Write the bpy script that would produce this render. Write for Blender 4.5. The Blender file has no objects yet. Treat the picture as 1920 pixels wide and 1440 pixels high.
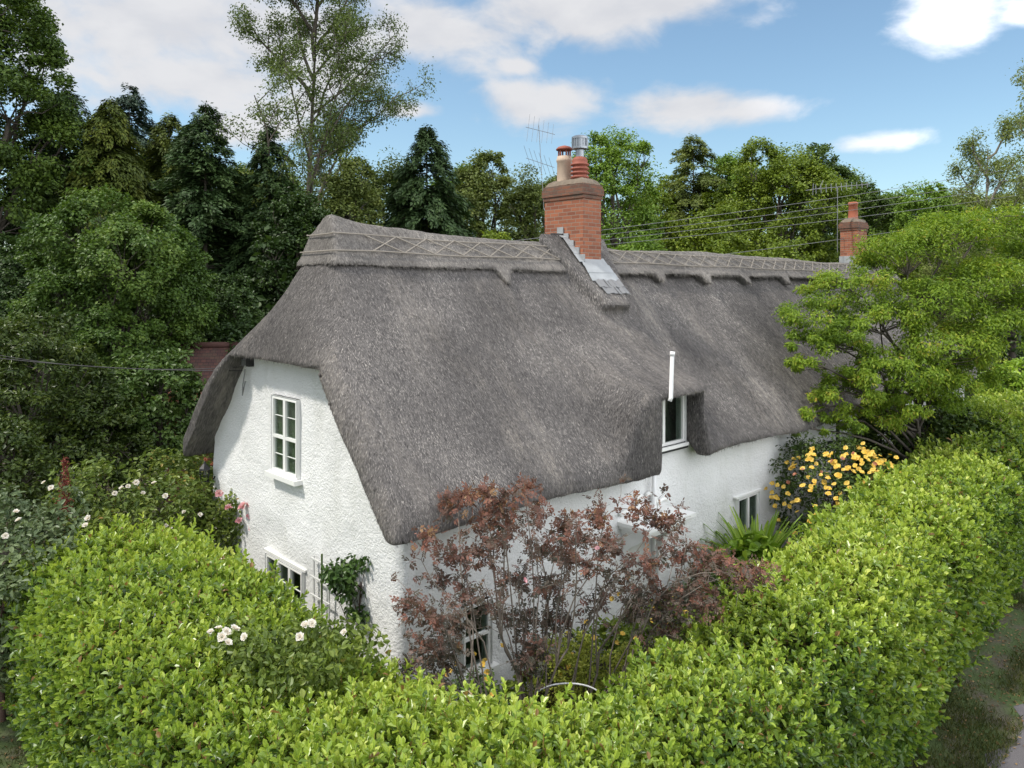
import bpy, math, random
import numpy as np
from mathutils import Vector

# ------------------------------------------------------------------ camera, sky, sun
sc = bpy.context.scene
COL = sc.collection
CAM = np.array([-5.285, -7.409, 5.70])
VD = np.array([0.6947, 0.7193, 0.0])       # level view direction
VR = np.array([0.7193, -0.6947, 0.0])      # to the right
FPX = 1400.0
cd = bpy.data.cameras.new('camera')
cam = bpy.data.objects.new('camera', cd); COL.objects.link(cam)
cam.location = CAM
cam.rotation_euler = (math.radians(90), 0, math.radians(46 - 90))
cd.sensor_width = 36.0
cd.lens = 36.0 * FPX / 1920.0
cd.shift_y = -175.0 / 1920.0
cd.clip_end = 2000
sc.camera = cam

SUN_EL = math.radians(54)
SUN_H = np.array([-0.86, 0.51]); SUN_H /= np.linalg.norm(SUN_H)
SUNV = Vector((SUN_H[0]*math.cos(SUN_EL), SUN_H[1]*math.cos(SUN_EL), math.sin(SUN_EL)))
sd = bpy.data.lights.new('sun', 'SUN')
sun = bpy.data.objects.new('sun', sd); COL.objects.link(sun)
sd.energy = 2.1; sd.angle = math.radians(4.0); sd.color = (1.0, 0.95, 0.87)
sun.rotation_euler = SUNV.to_track_quat('Z', 'Y').to_euler()
sun.location = (-40, 30, 60)

sc.view_settings.view_transform = 'Standard'
sc.view_settings.look = 'None'
sc.view_settings.exposure = 0.92
sc.view_settings.gamma = 1.0
sc.cycles.use_denoising = True
sc.cycles.max_bounces = 5
sc.cycles.diffuse_bounces = 3
sc.cycles.glossy_bounces = 2
sc.cycles.transmission_bounces = 3
sc.cycles.transparent_max_bounces = 6
sc.cycles.sample_clamp_indirect = 6.0

def make_world():
    w = bpy.data.worlds.new('World'); sc.world = w; w.use_nodes = True
    nt = w.node_tree; nt.nodes.clear(); N = nt.nodes.new; L = nt.links.new
    def math_(op, a, b=None, c=None, clamp=False):
        n = N('ShaderNodeMath'); n.operation = op; n.use_clamp = clamp
        for i, v in enumerate((a, b, c)):
            if v is None: continue
            if isinstance(v, (int, float)): n.inputs[i].default_value = v
            else: L(v, n.inputs[i])
        return n.outputs[0]
    out = N('ShaderNodeOutputWorld'); bg = N('ShaderNodeBackground')
    sky = N('ShaderNodeTexSky'); sky.sky_type = 'NISHITA'; sky.sun_disc = False
    sky.sun_elevation = SUN_EL; sky.sun_rotation = math.atan2(SUN_H[0], SUN_H[1])
    sky.altitude = 100; sky.air_density = 1.0; sky.dust_density = 1.1; sky.ozone_density = 1.3
    geo = N('ShaderNodeTexCoord'); dirv = geo.outputs['Generated']
    blobs = [(250,50,330,130),(380,150,230,75),(560,90,200,90),(850,60,330,70),(1080,30,290,58),(1240,10,150,42),
             (965,122,60,22),(1000,195,120,50),(1060,175,85,40),(1300,200,150,38),(1420,205,110,30),
             (1770,40,110,52),(1925,22,50,24),(1625,268,90,24),(470,238,90,36),(765,205,60,18)]
    acc = None
    for px, py, hw, hh in blobs:
        v = VD + VR*((px-960)/FPX) + np.array([0,0,(545-py)/FPX]); d0 = np.linalg.norm(v); v = v/d0
        m = N('ShaderNodeMapping'); m.vector_type = 'TEXTURE'
        m.inputs['Location'].default_value = v
        m.inputs['Rotation'].default_value = (0, 0, math.atan2(v[1], v[0]))
        m.inputs['Scale'].default_value = (0.45, hw/FPX/d0*1.15, hh/FPX/d0*1.15)
        L(dirv, m.inputs['Vector'])
        ln = N('ShaderNodeVectorMath'); ln.operation = 'LENGTH'; L(m.outputs[0], ln.inputs[0])
        b = math_('SUBTRACT', 1.0, ln.outputs['Value'])
        acc = b if acc is None else math_('SMOOTH_MAX', acc, b, 0.25)
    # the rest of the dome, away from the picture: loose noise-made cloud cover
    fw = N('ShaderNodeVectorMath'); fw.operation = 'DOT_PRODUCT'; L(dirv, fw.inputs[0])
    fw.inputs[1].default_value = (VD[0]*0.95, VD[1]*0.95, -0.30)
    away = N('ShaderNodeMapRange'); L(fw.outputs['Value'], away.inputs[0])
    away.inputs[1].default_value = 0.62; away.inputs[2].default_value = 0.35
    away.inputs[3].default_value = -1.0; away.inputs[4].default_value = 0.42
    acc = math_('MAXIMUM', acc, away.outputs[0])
    mp = N('ShaderNodeMapping'); mp.inputs['Scale'].default_value = (1, 1, 1.9); L(dirv, mp.inputs[0])
    n1 = N('ShaderNodeTexNoise'); n1.inputs['Scale'].default_value = 7.5; n1.inputs['Detail'].default_value = 9; n1.inputs['Roughness'].default_value = 0.56
    n1.inputs['Distortion'].default_value = 0.25
    L(mp.outputs[0], n1.inputs['Vector'])
    n2 = N('ShaderNodeTexNoise'); n2.inputs['Scale'].default_value = 5.0; n2.inputs['Detail'].default_value = 7; n2.inputs['Roughness'].default_value = 0.55
    m2 = N('ShaderNodeMapping'); m2.inputs['Location'].default_value = (3.1, 1.7, -0.05); m2.inputs['Scale'].default_value = (1, 1, 2.2); L(dirv, m2.inputs[0]); L(m2.outputs[0], n2.inputs['Vector'])
    up = N('ShaderNodeMapping'); up.inputs['Scale'].default_value = (1, 1, 1.9); up.inputs['Location'].default_value = (0, 0, 0.055); L(dirv, up.inputs[0])
    n3 = N('ShaderNodeTexNoise'); n3.inputs['Scale'].default_value = 7.5; n3.inputs['Detail'].default_value = 6; n3.inputs['Roughness'].default_value = 0.5; n3.inputs['Distortion'].default_value = 0.25; L(up.outputs[0], n3.inputs['Vector'])
    dens = math_('ADD', acc, math_('MULTIPLY', math_('SUBTRACT', n1.outputs['Fac'], 0.5), 2.5))
    shade = math_('ADD', math_('MULTIPLY', math_('SUBTRACT', n3.outputs['Fac'], n1.outputs['Fac']), 3.2), math_('MULTIPLY', n2.outputs['Fac'], 1.1))
    cov = N('ShaderNodeMapRange'); cov.interpolation_type = 'SMOOTHSTEP'; L(dens, cov.inputs[0])
    cov.inputs[1].default_value = -0.10; cov.inputs[2].default_value = 0.72; cov.inputs[3].default_value = 0; cov.inputs[4].default_value = 0.96
    thick = N('ShaderNodeMapRange'); L(shade, thick.inputs[0])
    thick.inputs[1].default_value = 0.22; thick.inputs[2].default_value = 1.05
    cr = N('ShaderNodeMix'); cr.data_type = 'RGBA'; L(thick.outputs[0], cr.inputs[0])
    cr.inputs[6].default_value = (0.425, 0.425, 0.435, 1); cr.inputs[7].default_value = (0.375, 0.38, 0.40, 1)
    # unseen clouds behind the camera, brightened as added fill for the shaded front wall
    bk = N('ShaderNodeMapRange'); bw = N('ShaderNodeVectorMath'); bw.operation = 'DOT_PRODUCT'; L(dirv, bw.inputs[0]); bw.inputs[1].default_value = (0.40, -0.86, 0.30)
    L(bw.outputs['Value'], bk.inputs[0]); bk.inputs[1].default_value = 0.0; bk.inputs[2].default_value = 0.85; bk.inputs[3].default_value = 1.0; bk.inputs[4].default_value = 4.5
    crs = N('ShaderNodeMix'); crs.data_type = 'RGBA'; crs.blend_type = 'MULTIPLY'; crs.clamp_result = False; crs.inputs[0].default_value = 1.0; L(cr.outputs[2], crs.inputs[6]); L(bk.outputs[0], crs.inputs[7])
    skm = N('ShaderNodeMix'); skm.data_type = 'RGBA'; skm.blend_type = 'MULTIPLY'; skm.inputs[0].default_value = 1
    L(sky.outputs[0], skm.inputs[6]); skm.inputs[7].default_value = (SKY_K*0.96, SKY_K*1.05, SKY_K*1.0, 1)
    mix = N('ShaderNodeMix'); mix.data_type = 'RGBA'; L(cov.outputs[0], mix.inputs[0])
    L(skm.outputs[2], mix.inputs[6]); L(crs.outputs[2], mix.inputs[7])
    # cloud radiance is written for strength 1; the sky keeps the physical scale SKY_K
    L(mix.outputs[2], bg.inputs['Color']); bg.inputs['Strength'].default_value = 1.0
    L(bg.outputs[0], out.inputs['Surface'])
SKY_K = 0.094
make_world()

# ------------------------------------------------------------------ helpers
def at(px, depth, z=0.0):
    p = CAM + VD*depth + VR*((px-960)/FPX*depth); p[2] = z; return p
def atp(px, py, depth):
    return at(px, depth, CAM[2] - (py-545)/FPX*depth)
def hgt(py, depth):
    return CAM[2] + (545-py)/FPX*depth
def depth_of(P):
    return (np.asarray(P)[..., :2]-CAM[:2]) @ VD[:2]
def unit(v):
    return v/np.maximum(np.linalg.norm(v, axis=-1, keepdims=True), 1e-9)
def sstep(a, b, x):
    t = np.clip((x-a)/(b-a), 0, 1); return t*t*(3-2*t)
def smax(a, b, k):
    h = np.maximum(k-np.abs(a-b), 0)/k
    return np.maximum(a, b) + h*h*k*0.25
def smin(a, b, k):
    return -smax(-a, -b, k)
def vnoise(P, scale=1.0, seed=0):
    P = np.asarray(P, dtype=np.float64)*scale + seed*17.31
    i = np.floor(P).astype(np.int64); f = P-i; f = f*f*(3-2*f)
    def hsh(x, y, z):
        n = (x*374761393 + y*668265263 + z*2147483647 + seed*974711) & 0xffffffff
        n = ((n ^ (n >> 13))*1274126177) & 0xffffffff
        n = (n ^ (n >> 16)) & 0xffff
        return n/65535.0
    r = 0
    for dx in (0, 1):
        wx = f[..., 0] if dx else 1-f[..., 0]
        for dy in (0, 1):
            wy = f[..., 1] if dy else 1-f[..., 1]
            for dz in (0, 1):
                wz = f[..., 2] if dz else 1-f[..., 2]
                r = r + wx*wy*wz*hsh(i[..., 0]+dx, i[..., 1]+dy, i[..., 2]+dz)
    return r*2-1

def emit(name, V, F, mat, parent=None, var=None, uv=None, smooth=False):
    """one mesh object from numpy arrays; F = one face array or a list of them (each of one face size)"""
    V = np.asarray(V, dtype=np.float32).reshape(-1, 3)
    if isinstance(F, np.ndarray): F = [F]
    F = [np.asarray(f, dtype=np.int32) for f in F if len(f)]
    me = bpy.data.meshes.new(name)
    me.vertices.add(len(V)); me.vertices.foreach_set('co', V.ravel())
    loops = np.concatenate([f.ravel() for f in F]); tot = np.concatenate([np.full(len(f), f.shape[1], dtype=np.int32) for f in F])
    st = np.zeros(len(tot), dtype=np.int32); st[1:] = np.cumsum(tot)[:-1]
    me.loops.add(len(loops)); me.loops.foreach_set('vertex_index', loops)
    me.polygons.add(len(tot)); me.polygons.foreach_set('loop_start', st)
    try: me.polygons.foreach_set('loop_total', tot)
    except Exception: pass
    me.polygons.foreach_set('use_smooth', np.full(len(tot), bool(smooth)))
    if uv is not None:
        l = me.uv_layers.new(name='UVMap'); l.data.foreach_set('uv', np.asarray(uv, dtype=np.float32).ravel())
    if var is not None:
        a = me.attributes.new('var', 'FLOAT', 'POINT'); a.data.foreach_set('value', np.asarray(var, dtype=np.float32))
    me.update(calc_edges=True)
    if mat is not None: me.materials.append(mat)
    o = bpy.data.objects.new(name, me); COL.objects.link(o)
    if parent is not None:
        o.parent = parent
        l = parent
        off = np.zeros(3)
        while l is not None: off += np.array(l.location); l = l.parent
        V2 = V-off.astype(np.float32); me.vertices.foreach_set('co', V2.ravel()); me.update()
    return o
def empty(name, loc):
    o = bpy.data.objects.new(name, None); COL.objects.link(o); o.location = [float(c) for c in loc]
    o.empty_display_size = 0.2
    return o
def tag(o, label=None, cat=None, group=None, kind=None):
    if label: o['label'] = label
    if cat: o['category'] = cat
    if group: o['group'] = group
    if kind: o['kind'] = kind
    return o
class MB:
    """collects boxes, tubes and prisms into one mesh"""
    def __init__(s): s.V = []; s.F = {}; s.n = 0
    def add(s, V, F):
        V = np.asarray(V, dtype=float).reshape(-1, 3); F = [F] if isinstance(F, np.ndarray) else F
        for f in F:
            f = np.asarray(f, dtype=np.int64)
            if len(f): s.F.setdefault(f.shape[1], []).append(f+s.n)
        s.V.append(V); s.n += len(V); return s
    def box(s, a, b, fn=None):
        a = np.minimum(a, b).astype(float) if False else np.array([min(p, q) for p, q in zip(a, b)], float); b = np.array([max(p, q) for p, q in zip(a, b)], float)
        V = np.array([[x, y, z] for z in (a[2], b[2]) for y in (a[1], b[1]) for x in (a[0], b[0])])
        F = np.array([[0,2,3,1],[4,5,7,6],[0,1,5,4],[2,6,7,3],[0,4,6,2],[1,3,7,5]])
        if fn is not None: V = fn(V)
        return s.add(V, F)
    def tube(s, pts, r, sides=8, cap=True):
        pts = np.asarray(pts, float); r = np.broadcast_to(np.asarray(r, float), (len(pts),))
        V, F = tubes(pts[None], r[None], sides)
        s.add(V, F)
        if cap:
            base = s.n-len(V)
            s.F.setdefault(sides, []).append(np.array([[base+i for i in range(sides)][::-1]]))
            s.F.setdefault(sides, []).append(np.array([[base+(len(pts)-1)*sides+i for i in range(sides)]]))
        return s
    def lathe(s, c, prof, sides=20):
        c = np.asarray(c, float); V = []; 
        for r, z in prof:
            for i in range(sides):
                a = 2*math.pi*i/sides; V.append([c[0]+r*math.cos(a), c[1]+r*math.sin(a), c[2]+z])
        F = [[k*sides+i, k*sides+(i+1) % sides, (k+1)*sides+(i+1) % sides, (k+1)*sides+i] for k in range(len(prof)-1) for i in range(sides)]
        return s.add(V, np.array(F))
    def emit(s, name, mat, parent=None, smooth=False, uvbox=False):
        V = np.concatenate(s.V); F = [np.concatenate(f) for f in s.F.values()]
        uv = None
        if uvbox:
            us = []
            for f in F:
                P = V[f]; n = np.abs(np.cross(P[:, 1]-P[:, 0], P[:, 2]-P[:, 0]))
                k = np.argmax(n, axis=1)
                u = np.where((k == 0)[:, None], P[:, :, 1], P[:, :, 0]); v = np.where((k == 2)[:, None], P[:, :, 1], P[:, :, 2])
                us.append(np.stack([u, v], -1).reshape(-1, 2))
            uv = np.concatenate(us)
        return emit(name, V, F, mat, parent, smooth=smooth, uv=uv)
def tubes(P, R, sides=5):
    """P (n,K,3) polylines, R (n,K) radii -> one vertex and face array"""
    n, K, _ = P.shape
    T = np.empty_like(P); T[:, 1:-1] = P[:, 2:]-P[:, :-2]; T[:, 0] = P[:, 1]-P[:, 0]; T[:, -1] = P[:, -1]-P[:, -2]
    T = unit(T); ref = np.where(np.abs(T[:, :1, 2:3]) > 0.9, np.array([1.0, 0, 0]), np.array([0, 0, 1.0]))
    A = unit(np.cross(T, np.broadcast_to(ref, T.shape))); B = np.cross(T, A)
    ang = np.arange(sides)*2*math.pi/sides
    V = P[:, :, None, :] + R[:, :, None, None]*(A[:, :, None, :]*np.cos(ang)[None, None, :, None] + B[:, :, None, :]*np.sin(ang)[None, None, :, None])
    idx = np.arange(n*K*sides).reshape(n, K, sides); j = np.roll(idx, -1, axis=2)
    F = np.stack([idx[:, :-1], j[:, :-1], j[:, 1:], idx[:, 1:]], -1).reshape(-1, 4)
    return V.reshape(-1, 3), F
def leaves6(P, D, N, L, W, fold=0.12, droop=0.12):
    D = unit(D); S = unit(np.cross(D, N)); N = np.cross(S, D)
    L = np.broadcast_to(np.asarray(L, float).reshape(-1, 1), (len(P), 1)); W = np.broadcast_to(np.asarray(W, float).reshape(-1, 1), (len(P), 1))
    l1 = P+D*L*.33-S*W*.42+N*W*fold; r1 = P+D*L*.33+S*W*.42+N*W*fold
    l2 = P+D*L*.72-S*W*.42+N*W*fold*.7; r2 = P+D*L*.72+S*W*.42+N*W*fold*.7
    t = P+D*L-N*L*droop
    V = np.stack([P, l1, l2, t, r2, r1], 1).reshape(-1, 3); b = np.arange(len(P))[:, None]*6
    F = np.concatenate([b+np.array([[0, 1, 2, 3]]), b+np.array([[0, 3, 4, 5]])], 1).reshape(-1, 4)
    return V, F
def leaves4(P, D, N, L, W, fold=0.15):
    D = unit(D); S = unit(np.cross(D, N)); N = np.cross(S, D)
    L = np.broadcast_to(np.asarray(L, float).reshape(-1, 1), (len(P), 1)); W = np.broadcast_to(np.asarray(W, float).reshape(-1, 1), (len(P), 1))
    V = np.stack([P, P+D*L*.5-S*W*.5+N*W*fold, P+D*L, P+D*L*.5+S*W*.5+N*W*fold], 1).reshape(-1, 3)
    F = np.arange(len(P))[:, None]*4+np.array([[0, 1, 2, 3]])
    return V, F
def surface_nets(F, org, h):
    s = F < 0; nx, ny, nz = F.shape
    cnt = np.zeros((nx-1, ny-1, nz-1), dtype=np.int8)
    for dx in (0, 1):
        for dy in (0, 1):
            for dz in (0, 1): cnt += s[dx:nx-1+dx, dy:ny-1+dy, dz:nz-1+dz]
    act = (cnt > 0) & (cnt < 8); ci = np.argwhere(act)
    idx = np.full(act.shape, -1, dtype=np.int64); idx[act] = np.arange(len(ci))
    acc = np.zeros((len(ci), 3)); num = np.zeros(len(ci))
    cor = [(a, b, c) for a in (0, 1) for b in (0, 1) for c in (0, 1)]
    for a in cor:
        for ax in range(3):
            if a[ax]: continue
            b = list(a); b[ax] = 1
            fa = F[ci[:, 0]+a[0], ci[:, 1]+a[1], ci[:, 2]+a[2]]; fb = F[ci[:, 0]+b[0], ci[:, 1]+b[1], ci[:, 2]+b[2]]
            m = (fa < 0) != (fb < 0); t = np.where(m, fa/np.where(m, fa-fb, 1), 0)
            p = np.array(a, float)[None]+t[:, None]*np.eye(3)[ax]; acc += p*m[:, None]; num += m
    V = (ci+acc/num[:, None])*h+np.asarray(org)
    Fs = []
    for ax in range(3):
        u, v = (ax+1) % 3, (ax+2) % 3
        sl0 = [slice(None)]*3; sl1 = [slice(None)]*3; sl0[ax] = slice(0, -1); sl1[ax] = slice(1, None)
        d = s[tuple(sl0)] != s[tuple(sl1)]; e = np.argwhere(d)
        ok = (e[:, u] > 0) & (e[:, v] > 0) & (e[:, u] < F.shape[u]-1) & (e[:, v] < F.shape[v]-1); e = e[ok]
        q = []
        for du, dv in ((-1, -1), (0, -1), (0, 0), (-1, 0)):
            c = e.copy(); c[:, u] += du; c[:, v] += dv; q.append(idx[c[:, 0], c[:, 1], c[:, 2]])
        q = np.stack(q, 1); flip = ~s[e[:, 0], e[:, 1], e[:, 2]]; q[flip] = q[flip][:, ::-1]; Fs.append(q)
    return V, np.concatenate(Fs)
def face_normals(V, F):
    n = np.cross(V[F[:, 2]]-V[F[:, 0]], V[F[:, 3]]-V[F[:, 1]]); a = np.linalg.norm(n, axis=1)
    return n/np.maximum(a, 1e-12)[:, None], a*0.5
def sample(V, F, w, n, rng):
    fn, fa = face_normals(V, F); p = fa*w; c = np.cumsum(p); k = np.searchsorted(c, rng.random(n)*c[-1]); k = np.minimum(k, len(F)-1)
    u = rng.random((n, 1)); v = rng.random((n, 1)); Q = V[F[k]]
    P = (Q[:, 0]*(1-u)+Q[:, 1]*u)*(1-v)+(Q[:, 3]*(1-u)+Q[:, 2]*u)*v
    return P, fn[k], k
def vert_normals(V, F):
    fn, fa = face_normals(V, F); N = np.zeros_like(V)
    for i in range(4): np.add.at(N, F[:, i], fn*fa[:, None])
    return unit(N)

# ------------------------------------------------------------------ materials
class NT:
    def __init__(s, name):
        s.m = bpy.data.materials.new(name); s.m.use_nodes = True; s.t = s.m.node_tree; s.t.nodes.clear()
        s.out = s.n('ShaderNodeOutputMaterial'); s.b = s.n('ShaderNodeBsdfPrincipled'); s.l(s.b.outputs[0], s.out.inputs['Surface'])
    def n(s, t): return s.t.nodes.new(t)
    def l(s, a, b): s.t.links.new(a, b)
    def set(s, **k):
        for a, v in k.items(): s.b.inputs[a.replace('_', ' ')].default_value = v
    def noise(s, vec, scale, detail=4, rough=.55, stretch=None):
        n = s.n('ShaderNodeTexNoise'); n.inputs['Scale'].default_value = scale; n.inputs['Detail'].default_value = detail; n.inputs['Roughness'].default_value = rough
        if stretch is not None:
            m = s.n('ShaderNodeMapping'); m.inputs['Scale'].default_value = stretch; s.l(vec, m.inputs[0]); vec = m.outputs[0]
        s.l(vec, n.inputs['Vector']); return n.outputs['Fac']
    def ramp(s, fac, stops):
        r = s.n('ShaderNodeValToRGB'); e = r.color_ramp.elements
        while len(e) < len(stops): e.new(.5)
        for i, (p, c) in enumerate(stops): e[i].position = p; e[i].color = (*c, 1)
        s.l(fac, r.inputs[0]); return r.outputs[0]
    def mixc(s, fac, a, b, blend='MIX'):
        m = s.n('ShaderNodeMix'); m.data_type = 'RGBA'; m.blend_type = blend
        for v, i in ((fac, 0), (a, 6), (b, 7)):
            if isinstance(v, (int, float)): m.inputs[i].default_value = v
            elif isinstance(v, tuple): m.inputs[i].default_value = (*v, 1)
            else: s.l(v, m.inputs[i])
        return m.outputs[2]
    def math(s, op, a, b=0.0):
        m = s.n('ShaderNodeMath'); m.operation = op
        for i, v in enumerate((a, b)):
            if isinstance(v, (int, float)): m.inputs[i].default_value = v
            else: s.l(v, m.inputs[i])
        return m.outputs[0]
    def rng(s, v, a, b, c=0., d=1.):
        m = s.n('ShaderNodeMapRange'); s.l(v, m.inputs[0])
        for i, q in enumerate((a, b, c, d)): m.inputs[i+1].default_value = q
        return m.outputs[0]
    def bump(s, h, strength=.5, dist=.02, prev=None):
        b = s.n('ShaderNodeBump'); b.inputs['Strength'].default_value = strength; b.inputs['Distance'].default_value = dist; s.l(h, b.inputs['Height'])
        if prev is not None: s.l(prev, b.inputs['Normal'])
        return b.outputs[0]
    def obj(s): return s.n('ShaderNodeTexCoord').outputs['Object']
    def pos(s): return s.n('ShaderNodeNewGeometry').outputs['Position']
    def uv(s): return s.n('ShaderNodeTexCoord').outputs['UV']
    def attr(s, k): a = s.n('ShaderNodeAttribute'); a.attribute_name = k; return a.outputs['Fac']
def plain(name, col, rough=.5, metal=0., bump=0., var=.12, scale=8.):
    m = NT(name); p = m.pos(); f = m.noise(p, scale, 5)
    m.l(m.mixc(f, tuple(c*(1-var) for c in col), tuple(min(1, c*(1+var)) for c in col)), m.b.inputs['Base Color'])
    m.set(Roughness=rough, Metallic=metal)
    if bump: m.l(m.bump(m.noise(p, scale*6, 4), bump, .01), m.b.inputs['Normal'])
    return m.m
def leaf_mat(name, stops, rough=.5, trans=.3, spec=.35, tint=(1, 1, 1)):
    stops = [(p, tuple(a*b for a, b in zip(c, tint))) for p, c in stops]
    m = NT(name); v = m.attr('var'); c = m.ramp(v, stops)
    m.l(c, m.b.inputs['Base Color']); m.set(Roughness=rough); m.b.inputs['Specular IOR Level'].default_value = spec
    tr = m.n('ShaderNodeBsdfTranslucent'); m.l(m.mixc(.5, c, (1., 1., .25), 'MULTIPLY'), tr.inputs['Color'])
    mx = m.n('ShaderNodeMixShader'); mx.inputs[0].default_value = trans
    m.l(m.b.outputs[0], mx.inputs[1]); m.l(tr.outputs[0], mx.inputs[2]); m.l(mx.outputs[0], m.out.inputs['Surface'])
    return m.m

# ------------------------------------------------------------------ cottage: roof shape
YR, SL, ZR, TH = 2.75, 1.10, 6.62, 0.34      # ridge line, slope, ridge height, thatch thickness
SN = math.sqrt(1+SL*SL)
XEND = 23.6
def step_x(y): return 6.14+.53*sstep(-.55, 1.05, y)
def roof_planes(x, y, z):
    tip = .17*np.exp(-np.maximum(x-.7, 0)/.42)*sstep(6.1, 6.6, z)
    sag = .03*np.sin(x*.55+1.)+.02*np.sin(x*1.3)
    zr = ZR+sag
    df = (z-(zr-SL*(YR-y)))/SN; db = (z-(zr-SL*(y-YR)))/SN
    dh = (z-(4.80+1.80*(x+.37)))/math.sqrt(1+1.78**2)
    return df, db, dh, tip
def outer_sdf(x, y, z, off=0., b_drop=.15, hipin=0.):
    df, db, dh, tip = roof_planes(x, y, z)
    dh = dh+hipin+.06*np.sin(math.pi*np.clip((z-6.0)/.85, 0, 1))
    if b_drop: df = df+b_drop*sstep(-.05, .07, x-step_x(y))
    k = .62+(.03-.62)*sstep(5.3, 6.55, z)
    o = smax(df, db, .22); o = smax(o, dh, k)
    return o-off-tip*.6
def thatch_sdf(x, y, z):
    df, db, dh, _ = roof_planes(x, y, z)
    o = outer_sdf(x, y, z)
    hood = np.maximum((z-(4.46-.33*(.75-y)))/1.05, x-step_x(y)-.02)
    hood = smax(hood, (4.12+.25*(z-4.)-x)*.9, .5)
    hood = np.maximum(hood, y-2.2)
    o = smin(o, hood, .45)
    # thatch pad carried down in front of the chimney
    l = 5.40+(2.12-y)*.44; r = 7.03-(2.3-y)*.54
    pad = smax(smax(df-.22, np.maximum(l-x, x-r), .14), smax((1.50-y)*.5+(5.36-z)*.86, y-2.7, .03), .04)
    o = smin(o, pad, .05)
    void = np.maximum(np.maximum(df+TH, db+TH-.05*sstep(.1, -.1, x)), np.minimum(dh+TH, z-4.66))
    void = np.maximum(void, x-XEND+.3)
    s = smax(o, -(x+.42), .34-.27*sstep(3.4, 4.2, y))
    s = smax(s, -(y+.50), .15); s = smax(s, y-6.0, .22)
    s = smax(s, 2.80+.04*np.sin(x*1.1)-z, .10)
    s = smax(s, x-XEND, .2)
    s = np.maximum(s, -void)
    win = np.maximum(np.maximum(np.abs(x-5.435)-.695, z-3.94), y-.5)
    s = smax(s, -win, .06)
    return s
TABS = [(3.75, .30), (8.6, .22), (10.4, .24), (12.3, .25), (14.5, .25), (16.7, .22)]
def cap_sdf(x, y, z):
    o = outer_sdf(x, y, z, .095, .05, .045)
    zc = 6.07+.012*np.sin(x*2.3)
    for xt, d in TABS:
        zc = zc-d*np.clip(1-np.abs(x-xt+.25*(6.05-z))/.20, 0, 1)
    s = smax(o, (zc-z)*.8, .045)
    inner = outer_sdf(x, y, z, -.12, .15)
    s = np.maximum(s, -inner)
    return smax(s, x-XEND+.05, .1)
def grid_mesh(fn, lo, hi, h):
    ax = [np.arange(a, b+h, h) for a, b in zip(lo, hi)]
    out = np.empty([len(a) for a in ax])
    for i0 in range(0, len(ax[0]), 60):
        X, Y, Z = np.meshgrid(ax[0][i0:i0+60], ax[1], ax[2], indexing='ij'); out[i0:i0+60] = fn(X, Y, Z)
    return surface_nets(out, lo, h)
def thatch_uv(V, F):
    fn, _ = face_normals(V, F); P = V[F]
    hip = (np.abs(fn[:, 0]) > np.abs(fn[:, 1]))[:, None]
    u = np.where(hip, P[:, :, 1]+31., P[:, :, 0]); v = P[:, :, 2]*1.35
    return np.stack([u, v], -1).reshape(-1, 2)
def thatch_mat(name, dark, mid, light, pale):
    m = NT(name); uv = m.uv(); p = m.pos()
    fib = m.noise(uv, 1.0, 3, .6, (95, 9, 1)); fib2 = m.noise(uv, 1.0, 3, .6, (38, 5, 1))
    big = m.noise(uv, 1.0, 5, .6, (.95, .33, 1)); blot = m.noise(uv, 1.0, 5, .65, (7.5, 1.5, 1))
    f = m.math('ADD', m.math('MULTIPLY', fib, .55), m.math('MULTIPLY', fib2, .45))
    c = m.ramp(f, [(.32, dark), (.5, mid), (.68, light)])
    pf = m.math('MULTIPLY', m.rng(big, .48, .68), m.rng(blot, .36, .60))
    c = m.mixc(m.math('MULTIPLY', pf, .92), c, m.mixc(fib, tuple(q*.72 for q in pale), pale))
    c = m.mixc(m.rng(blot, .60, .78, 0, .30), c, tuple(q*.7 for q in dark))
    m.l(c, m.b.inputs['Base Color']); m.set(Roughness=.92); m.b.inputs['Specular IOR Level'].default_value = .15
    b = m.bump(fib, .9, .03); m.l(m.bump(fib2, .6, .05, b), m.b.inputs['Normal'])
    return m.m
M = {}
M['thatch'] = thatch_mat('old_grey_thatch', (.042, .039, .038), (.132, .123, .117), (.245, .228, .215), (.45, .405, .35))
M['ridge'] = thatch_mat('ridge_thatch', (.080, .073, .067), (.185, .173, .160), (.31, .29, .265), (.42, .385, .345))
M['straw'] = leaf_mat('loose_straw', [(0., (.030, .029, .030)), (.45, (.130, .121, .115)), (.8, (.25, .233, .22)), (1., (.52, .48, .43))], .9, .0, .1)
M['hazel'] = plain('hazel_rod', (.27, .24, .20), .8)
M['ivory'] = plain('white_joinery', (.80, .80, .77), .4, 0, 0, .04)
M['white_pipe'] = plain('white_plastic', (.78, .78, .77), .35, 0, 0, .03)
M['lead'] = plain('lead_sheet', (.31, .325, .33), .6, .0, .5, .35, 5)
M['slate'] = plain('slate', (.19, .19, .19), .7, 0, .3, .3)
M['dark'] = plain('dark_room', (.012, .012, .012), .9)
M['black'] = plain('black_iron', (.02, .02, .021), .5)
M['wire'] = plain('wire_sheath', (.022, .022, .024), .7)
M['pale_wire'] = plain('pale_wire', (.17, .175, .175), .6)
M['alu'] = plain('aluminium', (.20, .205, .21), .45, .5)
M['curtain'] = plain('curtain', (.42, .43, .40), .9)
M['pane_reflection'] = plain('tree_reflection_green', (.27, .29, .22), .9, 0, 0, .35, 5)  # green of reflected trees, painted on a sheet behind the upper gable panes
M['blind'] = plain('dim_curtain', (.16, .18, .14), .9)
M['terracotta'] = plain('terracotta', (.34, .105, .055), .75, 0, .2, .2)
M['terra_dark'] = plain('terracotta_red', (.27, .075, .045), .7, 0, .2, .2)
M['buff'] = plain('buff_clay', (.47, .36, .27), .8, 0, .2, .18)
M['steel'] = plain('stainless', (.30, .32, .34), .3, .7)
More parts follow.
